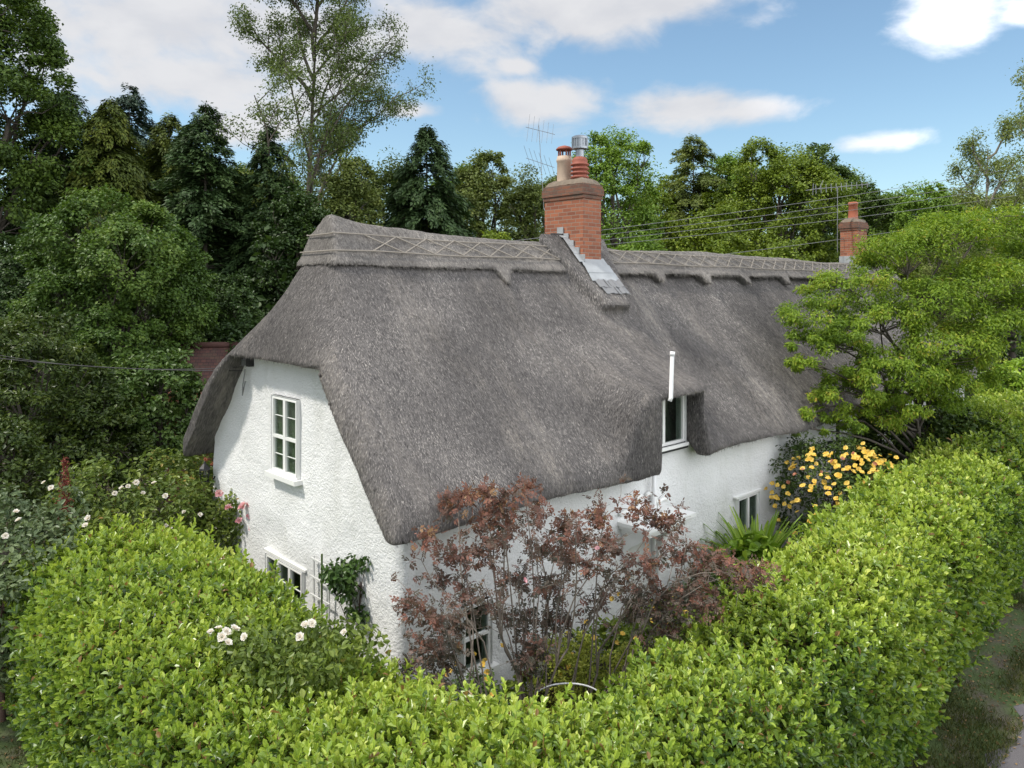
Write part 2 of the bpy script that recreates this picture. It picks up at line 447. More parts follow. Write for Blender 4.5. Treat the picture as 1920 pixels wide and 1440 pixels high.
M['mortar'] = plain('mortar_flaunching', (.17, .135, .10), .95, 0, .5, .45, 14)

def brick_mat(name, c1, c2, mort, grime=.25):
    m = NT(name); uv = m.uv(); p = m.pos()
    bt = m.n('ShaderNodeTexBrick'); m.l(uv, bt.inputs['Vector'])
    for k, v in (('Scale', 1.), ('Mortar Size', .007), ('Brick Width', .225), ('Row Height', .075), ('Bias', .0), ('Mortar Smooth', .15)): bt.inputs[k].default_value = v
    bt.inputs['Color1'].default_value = (*c1, 1); bt.inputs['Color2'].default_value = (*c2, 1); bt.inputs['Mortar'].default_value = (*mort, 1)
    n = m.noise(p, 6., 6); n2 = m.noise(p, 30., 3)
    c = m.mixc(m.rng(n, .5, .75, 0, grime), bt.outputs['Color'], (.10, .085, .065))
    c = m.mixc(m.rng(n2, .55, .8, 0, .35), c, (.40, .17, .10))
    m.l(c, m.b.inputs['Base Color']); m.set(Roughness=.9)
    m.l(m.bump(m.math('SUBTRACT', 1., bt.outputs['Fac']), .7, .012, m.bump(n2, .3, .008)), m.b.inputs['Normal'])
    return m.m
M['brick'] = brick_mat('chimney_brick', (.36, .125, .062), (.20, .066, .036), (.27, .21, .16))
M['brick_cap'] = brick_mat('weathered_brick', (.20, .085, .05), (.12, .058, .04), (.13, .105, .08), .8)

def render_mat():
    m = NT('white_roughcast'); p = m.pos()
    big = m.noise(p, 1.1, 5, .6); st = m.noise(p, 1., 5, .6, (2.2, 2.2, .55)); fine = m.noise(p, 34., 4, .65); mid = m.noise(p, 13., 3, .5)
    c = m.mixc(m.rng(big, .35, .75), (.82, .82, .81), (.74, .74, .725))
    c = m.mixc(m.rng(st, .54, .80, 0, .42), c, (.56, .56, .50))
    c = m.mixc(m.rng(fine, .2, .42, .22, 0), c, (.55, .55, .53))
    m.l(c, m.b.inputs['Base Color']); m.set(Roughness=.85); m.b.inputs['Specular IOR Level'].default_value = .25
    m.l(m.bump(fine, 1.0, .022, m.bump(mid, .5, .025)), m.b.inputs['Normal'])
    return m.m
M['roughcast'] = render_mat()
def glass_mat():
    m = NT('window_glass'); m.set(Roughness=.03, IOR=1.5); m.b.inputs['Base Color'].default_value = (.02, .025, .022, 1)
    tr = m.n('ShaderNodeBsdfTransparent'); tr.inputs['Color'].default_value = (.72, .78, .74, 1)
    gl = m.n('ShaderNodeBsdfGlossy'); gl.inputs['Roughness'].default_value = .02
    fr = m.n('ShaderNodeLayerWeight'); fr.inputs['Blend'].default_value = .5
    mx = m.n('ShaderNodeMixShader'); m.l(m.math('ADD', .05, m.math('MULTIPLY', m.math('POWER', fr.outputs['Facing'], 4.0), .8)), mx.inputs[0]); m.l(tr.outputs[0], mx.inputs[1]); m.l(gl.outputs[0], mx.inputs[2])
    m.l(mx.outputs[0], m.out.inputs['Surface']); return m.m
M['glass'] = glass_mat()

rng = np.random.default_rng(7)
cottage = empty('thatched_cottage', (0, 0, 0))
tag(cottage, 'long white rendered cottage under a thick grey thatched roof with brick chimneys', 'cottage')

# --- thatch
V, F = grid_mesh(thatch_sdf, (-.75, -.85, 2.45), (XEND+.3, 6.35, 7.0), .055)
NV = vert_normals(V, F)
V = V+NV*(vnoise(V, .9, 3)*.030+vnoise(V*np.array([1, 1, .35]), 7., 4)*.006+vnoise(V, 16., 5)*.005)[:, None]
roof = emit('thatched_roof', V, F, M['thatch'], cottage, uv=thatch_uv(V, F), smooth=True)
def straws(V, F, n, fn_sdf, seed, lo, hi, tint, smin_=.025, smax_=.07):
    r = np.random.default_rng(seed)
    fn, fa = face_normals(V, F); c = V[F].mean(1); d = np.maximum(depth_of(c), 5)
    dirc = unit(CAM-c); face = (fn*dirc).sum(1)
    up = (fn[:, 2] > -.35) & (np.abs(fn_sdf(c[:, 0], c[:, 1], c[:, 2])) < .12)
    w = up*np.clip(face+.35, .03, 1.)/d**1.6
    P, Nn, k = sample(V, F, w, n, r)
    dn = np.array([0, 0, -1.])-Nn*(-Nn[:, 2:3]); dn = unit(dn+np.array([0, -1e-3, 0])); dn = unit(dn+r.normal(0, .15, (n, 3)))
    s = np.clip(depth_of(P)/11., .8, 1.7)
    L = r.uniform(smin_, smax_, n)*s; W = r.uniform(.003, .0055, n)*s
    dn = unit(dn-Nn*(dn*Nn).sum(1, keepdims=True)+Nn*r.uniform(.0, .07, (n, 1)))
    Vl, Fl = leaves4(P+Nn*.002, dn, Nn, L, W, .0)
    lowf = vnoise(P*np.array([1, 1, .5]), 1.3, 9)
    v = np.clip(tint+.25*lowf+.22*np.clip(vnoise(P*np.array([1.2, 1.2, .45]), 1.6, 77), 0, 1)+r.normal(0, .23, n), 0, 1)
    return Vl, Fl, np.repeat(v, 4)
Vs, Fs, vs = straws(V, F, 330000, lambda x, y, z: thatch_sdf(x, y, z), 21, None, None, .47)
emit('straw_ends', Vs, Fs, M['straw'], roof, var=vs)

Vc, Fc = grid_mesh(cap_sdf, (-.75, .9, 5.5), (XEND+.2, 4.6, 7.25), .045)
NVc = vert_normals(Vc, Fc)
Vc = Vc+NVc*(vnoise(Vc, 1.5, 13)*.014+vnoise(Vc, 12., 14)*.007)[:, None]
ridge = emit('ridge_cap', Vc, Fc, M['ridge'], roof, uv=thatch_uv(Vc, Fc), smooth=True)
M['straw_ridge'] = leaf_mat('ridge_straw', [(0., (.07, .062, .055)), (.5, (.20, .186, .172)), (1., (.44, .405, .36))], .9, .0, .1)
Vs, Fs, vs = straws(Vc, Fc, 36000, lambda x, y, z: cap_sdf(x, y, z), 22, None, None, .5, .03, .07)
emit('ridge_straw_ends', Vs, Fs, M['straw_ridge'], roof, var=vs)
# hazel rods pinned along the ridge
def on_cap(P, lift=.036):
    P = np.array(P, float)
    for _ in range(14):
        e = 1e-3; d = outer_sdf(P[:, 0], P[:, 1], P[:, 2], .095, .05, .045)
        gx = (outer_sdf(P[:, 0]+e, P[:, 1], P[:, 2], .095, .05, .045)-d)/e; gy = (outer_sdf(P[:, 0], P[:, 1]+e, P[:, 2], .095, .05, .045)-d)/e
        g2 = np.maximum(gx*gx+gy*gy, .05); P[:, 0] -= .8*d*gx/g2; P[:, 1] -= .8*d*gy/g2
    e = 1e-3; d = outer_sdf(P[:, 0], P[:, 1], P[:, 2], .095, .05, .045)
    g = np.stack([outer_sdf(P[:, 0]+e, P[:, 1], P[:, 2], .095, .05, .045)-d, outer_sdf(P[:, 0], P[:, 1]+e, P[:, 2], .095, .05, .045)-d, outer_sdf(P[:, 0], P[:, 1], P[:, 2]+e, .095, .05, .045)-d], 1)
    return P+unit(g)*lift
rods = MB()
for zz in (6.53, 6.27):
    xs = np.arange(XEND-.4, .9, -.22); A = np.stack([xs, np.full_like(xs, 2.2), np.full_like(xs, zz)], 1)
    ys = np.arange(2.1, 3.4, .12); B = np.stack([np.full_like(ys, .2), ys, np.full_like(ys, zz)], 1)
    P = on_cap(np.concatenate([A, B])); P[:, 2] += .012*np.sin(P[:, 0]*1.7); rods.tube(P, .011, 5)
x0 = 1.05
while x0 < XEND-1:
    for s in (0, 1):
        za, zb = (6.53, 6.27) if s else (6.27, 6.53)
        t = np.linspace(0, 1, 7); P = on_cap(np.stack([x0+.62*t, np.full(7, 2.25), za+(zb-za)*t], 1), .036+.006*s); rods.tube(P, .011, 4)
    x0 += .62
rods.emit('hazel_rods', M['hazel'], roof)

# --- walls: one sheet following the plan, with openings
RC = .16; LEN = 22.8; WID = 5.5
OPEN = {'gable': [(2.46, 3.25, 2.98, 4.13), (2.31, 3.45, .75, 1.69)],
        'front': [(4.85, 6.10, 3.03, 3.93), (7.93, 8.75, .88, 1.66), (.95, 1.45, .72, 1.60), (4.45, 5.25, -.05, 1.72)]}
segs = []      # (s, x, y, nx, ny, wall, coordinate)
def addrun(lst, f):
    for a in lst: segs.append(f(a))
def fine(a, b, st, marks):
    v = set(np.round(np.arange(a, b, st), 4)); v = {q for q in v if all(abs(q-m_) > st*.4 for m_ in marks)}
    return sorted(v | {round(m_, 4) for m_ in marks} | {b})
gm = [q for o in OPEN['gable'] for q in o[:2]]; fm = [q for o in OPEN['front'] for q in o[:2]]
addrun(np.arange(LEN, 0, -.6), lambda a: (a, WID, 0, 1, 'back', a))
addrun(fine(RC, WID, .055, gm)[::-1], lambda a: (0, a, -1, 0, 'gable', a))
addrun(np.linspace(0, math.pi/2, 7)[1:-1], lambda t: (RC-RC*math.cos(t), RC-RC*math.sin(t), -math.cos(t), -math.sin(t), 'corner', t))
addrun(fine(RC, 12.6, .055, fm), lambda a: (a, 0, 0, -1, 'front', a))
addrun(np.arange(12.8, LEN+.1, .4), lambda a: (a, 0, 0, -1, 'front', a))
addrun(np.arange(.4, WID+.1, .6), lambda a: (LEN, a, 1, 0, 'end', a))
zm = sorted({q for w in OPEN.values() for o in w for q in o[2:]})
ZS = np.array(fine(-.3, 4.86, .06, zm))
S = np.array([[a, b, c, d] for a, b, c, d, _, _ in segs]); kind = [q[4] for q in segs]; co = np.array([q[5] for q in segs])
nS, nZ = len(segs), len(ZS)
X = np.repeat(S[:, 0:1], nZ, 1); Y = np.repeat(S[:, 1:2], nZ, 1); Z = np.repeat(ZS[None], nS, 0)
def wall_top(x, y, k):
    if k == 'front': return 4.05 if 4.65 < x < 6.2 else 3.20
    if k == 'back': return 3.2
    zf = min(ZR-SL*(YR-y), ZR-SL*(y-YR))-TH*SN+.14
    return min(zf, 4.80) if k in ('gable', 'corner') else zf
ztop = np.array([wall_top(S[i, 0], S[i, 1], kind[i]) for i in range(nS)])
P = np.stack([X, Y, Z], -1); nor = np.stack([np.repeat(S[:, 2:3], nZ, 1), np.repeat(S[:, 3:4], nZ, 1), np.zeros_like(X)], -1)
disp = vnoise(P, .7, 31)*.035+vnoise(P, 2.6, 32)*.014+vnoise(P, 9., 33)*.004+vnoise(P, 21., 34)*.004+.05*np.clip((1.4-Z)/1.4, 0, 1)
P = P+nor*disp[..., None]; P[..., 2] = np.minimum(P[..., 2], ztop[:, None])
idx = np.arange(nS*nZ).reshape(nS, nZ); keep = np.ones((nS-1, nZ-1), bool)
zc = (ZS[1:]+ZS[:-1])/2
for i in range(nS-1):
    keep[i] &= ZS[:-1] < max(ztop[i], ztop[i+1])-1e-4
    if kind[i] == kind[i+1] and kind[i] in OPEN:
        c = (co[i]+co[i+1])/2
        for a0, a1, b0, b1 in OPEN[kind[i]]:
            if a0 < c < a1: keep[i] &= ~((zc > b0) & (zc < b1))
Fw = np.stack([idx[:-1, :-1], idx[1:, :-1], idx[1:, 1:], idx[:-1, 1:]], -1)[keep]
WV, WF = P.reshape(-1, 3), Fw
# reveals of the openings
RV = []; RF = []
def w2(kindw, a, out, z):
    return np.array([-out, a, z]) if kindw == 'gable' else np.array([a, -out, z])
for kw, lst in OPEN.items():
    for a0, a1, b0, b1 in lst:
        ring = [(a0, b0), (a1, b0), (a1, b1), (a0, b1)]
        for q in range(4):
            (p0, q0), (p1, q1) = ring[q], ring[(q+1) % 4]
            b = len(RV)*1; RV += [w2(kw, p0, .06, q0), w2(kw, p1, .06, q1), w2(kw, p1, -.16, q1), w2(kw, p0, -.16, q0)]
            RF.append([len(WV)+b, len(WV)+b+1, len(WV)+b+2, len(WV)+b+3])
wall = emit('wall', np.concatenate([WV, np.array(RV)]), np.concatenate([WF, np.array(RF)]), M['roughcast'], cottage, smooth=True)

# --- windows
def window(kw, a0, a1, z0, z1, lights, transom=None, bars=(), inset=-.045, sill=True, curtain='both'):
    fn = (lambda V: np.stack([-V[:, 1], V[:, 0], V[:, 2]], 1)) if kw == 'gable' else (lambda V: np.stack([V[:, 0], -V[:, 1], V[:, 2]], 1))
    o = -inset; t = .030
    f = MB()
    f.box((a0-.002, o-.06, z0), (a0+t, o, z1), fn); f.box((a1-t, o-.06, z0), (a1+.002, o, z1), fn)
    f.box((a0+t, o-.06, z1-t), (a1-t, o, z1), fn); f.box((a0+t, o-.06, z0), (a1-t, o, z0+t), fn)
    wl = (a1-a0-2*t)/lights
    for i in range(1, lights): f.box((a0+t+wl*i-.013, o-.058, z0+t), (a0+t+wl*i+.013, o+.004, z1-t), fn)
    fr = f.emit('window', M['ivory'], cottage)
    g = MB(); g.box((a0+t*.6, o-.034, z0+t*.6), (a1-t*.6, o-.028, z1-t*.6), fn); g.emit('pane', M['glass'], fr)
    s = MB()
    for i in range(lights):
        l, r_ = a0+t+wl*i+(.013 if i else 0), a0+t+wl*(i+1)-(.013 if i < lights-1 else 0); k = .021
        s.box((l, o-.05, z0+t), (l+k, o+.006, z1-t), fn); s.box((r_-k, o-.05, z0+t), (r_, o+.006, z1-t), fn)
        s.box((l+k, o-.05, z0+t), (r_-k, o+.006, z0+t+k), fn); s.box((l+k, o-.05, z1-t-k), (r_-k, o+.006, z1-t), fn)
        if transom: zt = z0+(z1-z0)*transom; s.box((l+k, o-.045, zt-.022), (r_-k, o+.003, zt+.022), fn)
        for b in bars: zt = z0+(z1-z0)*b; s.box((l+k, o-.040, zt-.004), (r_-k, o-.020, zt+.006), fn)
    s.emit('casement', M['ivory'], fr)
    if sill:
        q = MB(); q.box((a0-.07, -.1, z0-.07), (a1+.07, .13, z0-.002), fn); q.emit('sill', M['ivory'], fr)
    # the room behind: a dark box open to the window, with curtains, or a sheet coloured like reflected trees
    rb = MB(); d = .34
    for bx in (((a0-.3, -d-.02, z0-.3), (a1+.3, -d, z1+.2)), ((a0-.32, -d, z0-.3), (a0-.3, -.2, z1+.2)), ((a1+.3, -d, z0-.3), (a1+.32, -.2, z1+.2)),
               ((a0-.3, -d, z1+.2), (a1+.3, -.2, z1+.22)), ((a0-.3, -d, z0-.32), (a1+.3, -.2, z0-.3))): rb.box(*bx, fn)
    rb.emit('room', M['blind'], fr)
    spans = {'both': ((a0, a0+.34*(a1-a0)), (a1-.30*(a1-a0), a1)), 'reflection': ((a0, a0+.49*(a1-a0)), (a0+.51*(a1-a0), a1)), 'left': ((a0, a0+.4*(a1-a0)),), 'right': ((a1-.35*(a1-a0), a1),)}[curtain]
    for l, r_ in spans:
        cu = MB(); n = 15; xs = np.linspace(l, r_, n); ys = (-.03 if curtain == 'reflection' else -.2)+.018*np.sin(np.arange(n)*2.1)
        Vq = np.concatenate([np.stack([xs, ys, np.full(n, z0-.02)], 1), np.stack([xs, ys, np.full(n, z1)], 1)])
        cu.add(fn(Vq), np.array([[i, i+1, n+i+1, n+i] for i in range(n-1)])); cu.emit('curtain', M['pane_reflection'] if curtain == 'reflection' else M['curtain'], fr)  # in the upper gable these sheets stand in for a tree reflection
    return fr
window('gable', *OPEN['gable'][0], 2, .47, (.24, .74), -.045, True, 'reflection')
window('gable', *OPEN['gable'][1], 3, None, (.36, .66), -.045)
dw = window('front', *OPEN['front'][0], 2, None, (), -.01, False, 'left')
sl = MB(); sl.box((5.0, -.10, 2.99), (6.13, .06, 3.03), None); 
sl = MB(); sl.box((4.78, -.02, 2.975), (6.12, .10, 3.03), lambda V: V*np.array([1, -1, 1])); sl.emit('sill', M['ivory'], dw)
sl = MB(); sl.box((4.78, -.02, 2.93), (6.13, .075, 2.972), lambda V: V*np.array([1, -1, 1])); sl.emit('flashing', M['black'], dw)
window('front', *OPEN['front'][1], 2, None, (), -.03, True, 'right')
window('front', *OPEN['front'][2], 1, .5, (), -.03, True, 'left')
# drip moulds over the small windows
dm = MB(); dm.box((7.85, -.02, 1.665), (8.83, .055, 1.70), lambda V: V*np.array([1, -1, 1])); dm.emit('drip_mould', M['ivory'], wall)
dm = MB(); dm.box((2.24, -.02, 1.70), (3.52, .05, 1.735), lambda V: np.stack([-V[:, 1], V[:, 0], V[:, 2]], 1)); dm.emit('drip_mould', M['ivory'], wall)
# front door with a moulded canopy on scroll brackets
FN = lambda V: V*np.array([1, -1, 1])
d_ = MB(); d_.box((4.45, -.16, -.05), (5.25, -.10, 1.72), FN)
for a in (4.53, 4.89):
    for b, c in ((.10, .75), (.85, 1.62)): d_.box((a, -.101, b), (a+.28, -.088, c), FN)
door = d_.emit('door', M['ivory'], cottage); h_ = MB(); h_.lathe((5.16, .075, .84), [(.0, .0), (.02, .01), (.028, .03), (.02, .05), (0, .06)], 10); h_.emit('handle', M['black'], door)
cn = MB()
cn.box((4.18, -.02, 1.96), (5.52, .62, 2.02), FN); cn.box((4.22, -.02, 1.90), (5.48, .57, 1.957), FN); cn.box((4.27, -.02, 1.82), (5.43, .50, 1.897), FN)
canopy = cn.emit('door_canopy', M['ivory'], cottage)
for bx in (4.30, 5.30):
    t = np.linspace(0, 1, 22)
    prof = [(.02, 1.35)]+[(.03+.42*q**1.5+.03*math.sin(q*math.pi*3), 1.35+.465*q) for q in t]+[(.02, 1.815)]
    pv = np.array(prof); n = len(pv)
    Vb = np.concatenate([np.stack([np.full(n, bx+dx), -pv[:, 0], pv[:, 1]], 1) for dx in (0, .10)])
    b = MB(); b.F[n] = [np.array([list(range(n))[::-1]]), np.array([[n+i for i in range(n)]])]; b.V.append(Vb); b.n = 2*n
    b.F.setdefault(4, []).append(np.array([[i, (i+1) % n, n+(i+1) % n, n+i] for i in range(n)])); b.emit('scroll_bracket', M['ivory'], canopy)
# label moulding above the canopy, a curved swan neck each side
for sgn in (-1, 1):
    t = np.linspace(0, 1, 14); P = np.stack([4.85+sgn*(.05+.6*t), np.full(14, -.055), 2.30-.20*np.sin(t*math.pi*.5)**2+.05*np.sin(t*9)], 1)
    q = MB(); q.tube(P, .035, 6); q.emit('pediment_scroll', M['ivory'], canopy, True)
# pipes
pp = MB(); pp.tube([(5.06, -.10, 2.85), (5.06, -.10, 2.2), (5.08, -.10, .0)], .035, 10); pp.emit('downpipe', M['white_pipe'], cottage, True)
pp = MB(); pp.tube([(4.84, -.56, 3.93), (4.86, -.57, 3.98), (5.00, -.50, 4.63), (5.005, -.50, 4.66)], .034, 12); vp = pp.emit('vent_pipe', M['white_pipe'], cottage, True)
pp = MB(); pp.tube([(5.00, -.50, 4.64), (5.012, -.499, 4.71)], .041, 12); pp.emit('cap', M['white_pipe'], vp, True)
pp = MB(); pp.tube([(12.4, -.11, 2.95), (12.4, -.11, 0)], .045, 8); pp.tube([(11.9, -.10, 2.2), (12.4, -.11, 2.16), (13.2, -.1, 2.1)], .03, 8); pp.emit('downpipe', M['black'], cottage, True)
# bracket and cable clip high on the gable
pp = MB(); pp.box((-.09, 4.16, 4.50), (.05, 4.22, 4.60)); pp.tube([(-.08, 4.1, 4.45), (-.10, 4.14, 4.2), (-.08, 4.2, 4.02), (-.05, 4.16, 4.25)], .010, 5); pp.emit('cable_bracket', M['pale_wire'], cottage)
pp = MB(); pp.box((-.10, 3.93, 4.50), (.02, 4.03, 4.64)); pp.emit('beam_end', M['black'], cottage)

# --- chimneys
def chimney(x0, x1, y0, y1, zb, zcap, ztop):
    s = MB(); s.box((x0, y0, zb), (x1, y1, zcap)); st = s.emit('chimney', M['brick'], cottage, uvbox=True)
    s = MB(); e = .022
    s.box((x0-e, y0-e, zcap-.001), (x1+e, y1+e, zcap+.075)); s.box((x0-2*e, y0-2*e, zcap+.076), (x1+2*e, y1+2*e, ztop-.05)); s.box((x0-e, y0-e, ztop-.049), (x1+e, y1+e, ztop+.02))
    cp = s.emit('corbelled_cap', M['brick_cap'], st, uvbox=True)
    n = 14; V = []; 
    for ins, dz in ((0., .02), (.05, .10), (.13, .155), (.22, .165)):
        for t in range(4*n):
            q, f = divmod(t, n); f /= n
            c = [(x0+ins, y0+ins), (x1-ins, y0+ins), (x1-ins, y1-ins), (x0+ins, y1-ins)]
            p, p2 = np.array(c[q]), np.array(c[(q+1) % 4]); xy = p+(p2-p)*f; V.append([xy[0], xy[1], ztop+dz])
    V = np.array(V); V[:, 2] += .018*vnoise(V, 9., 3); m_ = 4*n
    F4 = np.array([[r*m_+i, r*m_+(i+1) % m_, (r+1)*m_+(i+1) % m_, (r+1)*m_+i] for r in range(3) for i in range(m_)])
    q = MB(); q.add(V, F4); q.F[m_] = [np.array([[3*m_+i for i in range(m_)]])]; q.emit('mortar_flaunching', M['mortar'], st, True)
    return st
ch = chimney(5.90, 6.46, 2.17, 3.20, 5.6, 7.53, 7.80)
pot = MB(); pot.lathe((6.17, 2.90, 7.88), [(.165, 0), (.155, .05), (.15, .45), (.165, .47), (.165, .52), (.15, .53), (.15, .58), (.12, .58), (.12, .3)], 24); p1 = pot.emit('chimney_pot', M['buff'], ch, True)
pot = MB()
for k in range(6):
    a = k*math.pi/3; pot.tube([(6.17+.12*math.cos(a), 2.90+.12*math.sin(a), 8.42), (6.17+.12*math.cos(a), 2.90+.12*math.sin(a), 8.60)], .018, 5)
pot.lathe((6.17, 2.90, 8.59), [(0.0, -.02), (.17, 0), (.175, .02), (.13, .065), (.03, .095), (0, .097)], 20); pot.emit('pot_hood', M['terra_dark'], ch, True)
pot = MB(); prof = [(.15, 0), (.17, .02), (.165, .06)]
for k in range(4):
    z = .08+k*.085; prof += [(.155, z), (.19, z+.012), (.185, z+.04), (.150, z+.062)]
prof += [(.16, .44), (.13, .50), (.09, .52), (.09, .3)]
pot.lathe((6.18, 2.49, 7.88), prof, 24); pot.emit('chimney_pot', M['terra_dark'], ch, True)
pot = MB(); pot.lathe((6.18, 2.49, 8.40), [(.085, -.02), (.085, .14), (.10, .14), (.165, .16), (.165, .20), (.15, .20), (.15, .36), (.165, .36), (.165, .40), (.12, .425), (0, .43)], 22)
for k in range(16):
    a = k*math.pi/8; pot.box((6.18+.158*math.cos(a)-.006, 2.49+.158*math.sin(a)-.006, 8.60), (6.18+.158*math.cos(a)+.006, 2.49+.158*math.sin(a)+.006, 8.76))
pot.emit('cowl', M['steel'], ch, False)
# lead flashings: stepped up the side facing the gable, an apron in front, slates below
def rp(x, y, o): return np.array([x, y, ZR-SL*(YR-y)+o])       # point over the front slope
fl = MB()
for k in range(5):
    y0, y1 = 2.11+k*.14, 2.11+k*.14+.16; zb = min(ZR-SL*max(YR-y0, 0)+.30, ZR+.20)
    fl.box((5.868, y0, zb-.2), (5.897-.002*k, y1, zb+.20-.01*k))
    q = [rp(xx, yy, .355+.006*k) for xx, yy in ((5.73, y0), (5.90, y0), (5.90, y1), (5.73, y1))]
    for p in q: p[2] = min(p[2], ZR+.19+.006*k)
    Vv = np.array(q+[p-np.array([0, 0, .012]) for p in q]); fl.add(Vv, np.array([[0, 1, 2, 3], [7, 6, 5, 4], [0, 4, 5, 1], [1, 5, 6, 2], [2, 6, 7, 3], [3, 7, 4, 0]]))
for k in range(3):
    y = 2.19-k*.13; o = .345-.004*k+(.010 if k % 2 else 0); w0, w1 = 5.84-.03*k, 6.56+.02*k
    a, b, c, d = rp(w0, y, o), rp(w1, y, o), rp(w1-.01, y-.14, o), rp(w0-.05, y-.14, o)
    T = [a, b, c, d]; Vv = np.array(T+[p-np.array([0, 0, .014]) for p in T]); fl.add(Vv, np.array([[0, 3, 2, 1], [4, 5, 6, 7], [0, 1, 5, 4], [1, 2, 6, 5], [2, 3, 7, 6], [3, 0, 4, 7]]))
fl.emit('lead_flashing', M['lead'], ch)
fl = MB()
for row in range(2):
    for k in range(6):
        y = 1.80-row*.10; o = .342-row*.012; w0 = 5.82+.05*row+k*.125; w1 = w0+.115; tw = .008*((k*7+row*3) % 5-2)
        T = [rp(w0, y, o+tw), rp(w1, y, o-tw), rp(w1+.02, y-.13, o-tw), rp(w0+.02, y-.13-tw, o+tw)]
        Vv = np.array(T+[p-np.array([0, 0, .012]) for p in T]); fl.add(Vv, np.array([[0, 3, 2, 1], [4, 5, 6, 7], [0, 1, 5, 4], [1, 2, 6, 5], [2, 3, 7, 6], [3, 0, 4, 7]]))
fl.emit('saddle_slates', M['slate'], ch)
c2 = chimney(20.25, 21.05, 2.48, 3.05, 5.9, 7.72, 7.98)
pot = MB(); pot.lathe((20.62, 2.77, 8.08), [(.19, 0), (.16, .06), (.14, .5), (.16, .52), (.16, .60), (.13, .62), (.12, .3)], 18); pot.emit('chimney_pot', M['terracotta'], c2, True)
fl = MB(); fl.box((20.17, 2.40, 6.30), (21.13, 2.478, 6.62)); fl.box((20.17, 2.48, 6.45), (20.248, 3.05, 6.86)); fl.emit('lead_flashing', M['lead'], c2)

# --- aerials
def aerial(root, boom0, boom1, n, half, dirv, r=.0045):
    m = MB(); b0, b1 = np.array(boom0), np.array(boom1); m.tube([b0, b1], r*1.3, 5)
    for k in range(n):
        p = b0+(b1-b0)*(k+.5)/n; h = half*(1-.35*k/n); m.tube([p-np.array(dirv)*h, p+np.array(dirv)*h], r, 4)
    return m.emit('aerial_array', M['alu'], root)
a1 = empty('tv_aerial', (6.30, 3.30, 7.0)); tag(a1, 'old grid television aerials on a thin mast behind the nearer chimney', 'aerial')
m = MB(); m.tube([(6.30, 3.23, 6.8), (6.5, 3.8, 7.5), (6.55, 4.0, 9.35)], .007, 6); m.emit('mast', M['alu'], a1)
aerial(a1, (6.35, 4.2, 9.3), (6.75, 3.7, 9.12), 6, .33, (.25, .1, .96)); aerial(a1, (6.35, 4.2, 8.62), (6.75, 3.72, 8.4), 6, .30, (-.35, .1, .93))
a2 = empty('tv_aerial', (20.2, 3.08, 8.0)); tag(a2, 'small yagi television aerial above the farther chimney', 'aerial')
m = MB(); m.tube([(20.2, 3.12, 7.0), (20.2, 3.12, 9.22)], .013, 6); m.emit('mast', M['alu'], a2)
aerial(a2, (19.75, 3.75, 9.15), (20.95, 2.35, 9.30), 11, .16, (.1, .1, .98), .011)
m = MB(); m.tube([(19.5, 3.9, 9.1), (19.9, 3.6, 9.18), (19.95, 3.5, 9.45)], .012, 5); m.tube([(19.7, 3.75, 8.95), (19.75, 3.75, 9.35)], .012, 5); m.emit('reflector', M['alu'], a2)

# ------------------------------------------------------------------ ground, lane, verge
def ground_mat():
    m = NT('garden_soil_and_grass'); p = m.pos(); a = m.noise(p, .35, 6); b = m.noise(p, 9., 5); c = m.noise(p, 60., 3)
    g = m.ramp(b, [(.3, (.030, .042, .014)), (.55, (.055, .075, .022)), (.8, (.085, .085, .04))])
    s = m.ramp(c, [(.3, (.045, .034, .024)), (.7, (.105, .083, .062))])
    m.l(m.mixc(m.rng(a, .42, .58), g, s), m.b.inputs['Base Color']); m.set(Roughness=.95); m.l(m.bump(b, .6, .05), m.b.inputs['Normal']); return m.m
def gravel_mat():
    m = NT('pink_gravel'); p = m.pos(); v = m.n('ShaderNodeTexVoronoi'); v.inputs['Scale'].default_value = 45; m.l(p, v.inputs['Vector'])
    m.l(m.mixc(m.noise(p, 50, 2), m.mixc(.5, v.outputs['Color'], (.30, .22, .18)), (.42, .33, .28)), m.b.inputs['Base Color']); m.set(Roughness=.95)
    m.l(m.bump(v.outputs['Distance'], .8, .02), m.b.inputs['Normal']); return m.m
def road_mat():
    m = NT('lane_asphalt'); p = m.pos(); a = m.noise(p, .8, 5); b = m.noise(p, 90., 3)
    c = m.mixc(a, (.060, .054, .058), (.095, .087, .092)); c = m.mixc(m.rng(b, .4, .8, 0, .5), c, (.20, .19, .185))
    m.l(c, m.b.inputs['Base Color']); m.set(Roughness=.9); m.l(m.bump(b, .5, .008), m.b.inputs['Normal']); return m.m
def verge_mat():
    m = NT('worn_verge'); p = m.pos(); a = m.noise(p, 2.2, 5); b = m.noise(p, 26., 4)
    g = m.mixc(b, (.030, .055, .013), (.080, .115, .028)); s = m.mixc(b, (.055, .042, .028), (.14, .115, .085))
    m.l(m.mixc(m.rng(a, .44, .66), g, s), m.b.inputs['Base Color']); m.set(Roughness=.95); m.l(m.bump(b, .7, .03), m.b.inputs['Normal']); return m.m
def sheet(name, pts, z, mat):
    n = len(pts); V = np.array([[p[0], p[1], z] for p in pts]); o = emit(name, V, [np.array([list(range(n))])], mat); o['kind'] = 'structure'; return o
sheet('ground', [(-500, -500), (700, -500), (700, 700), (-500, 700)], 0., ground_mat())
sheet('grass_verge', [(-4.3, 40), (-4.3, -5.0), (60, -4.6), (60, -2.4), (-2.2, -2.4), (-2.2, 40)], .005, verge_mat())
sheet('lane', [(-8.5, 40), (-8.5, -9.5), (60, -9.5), (60, -4.95)]+[(30-.25*i, -4.97+.10*math.sin(i*.9)+.06*math.sin(i*2.3+1)) for i in range(110)]+[(2.5, -4.95), (-2.5, -5.35), (-4.0, -4.6), (-4.15, 40)], .010, road_mat())
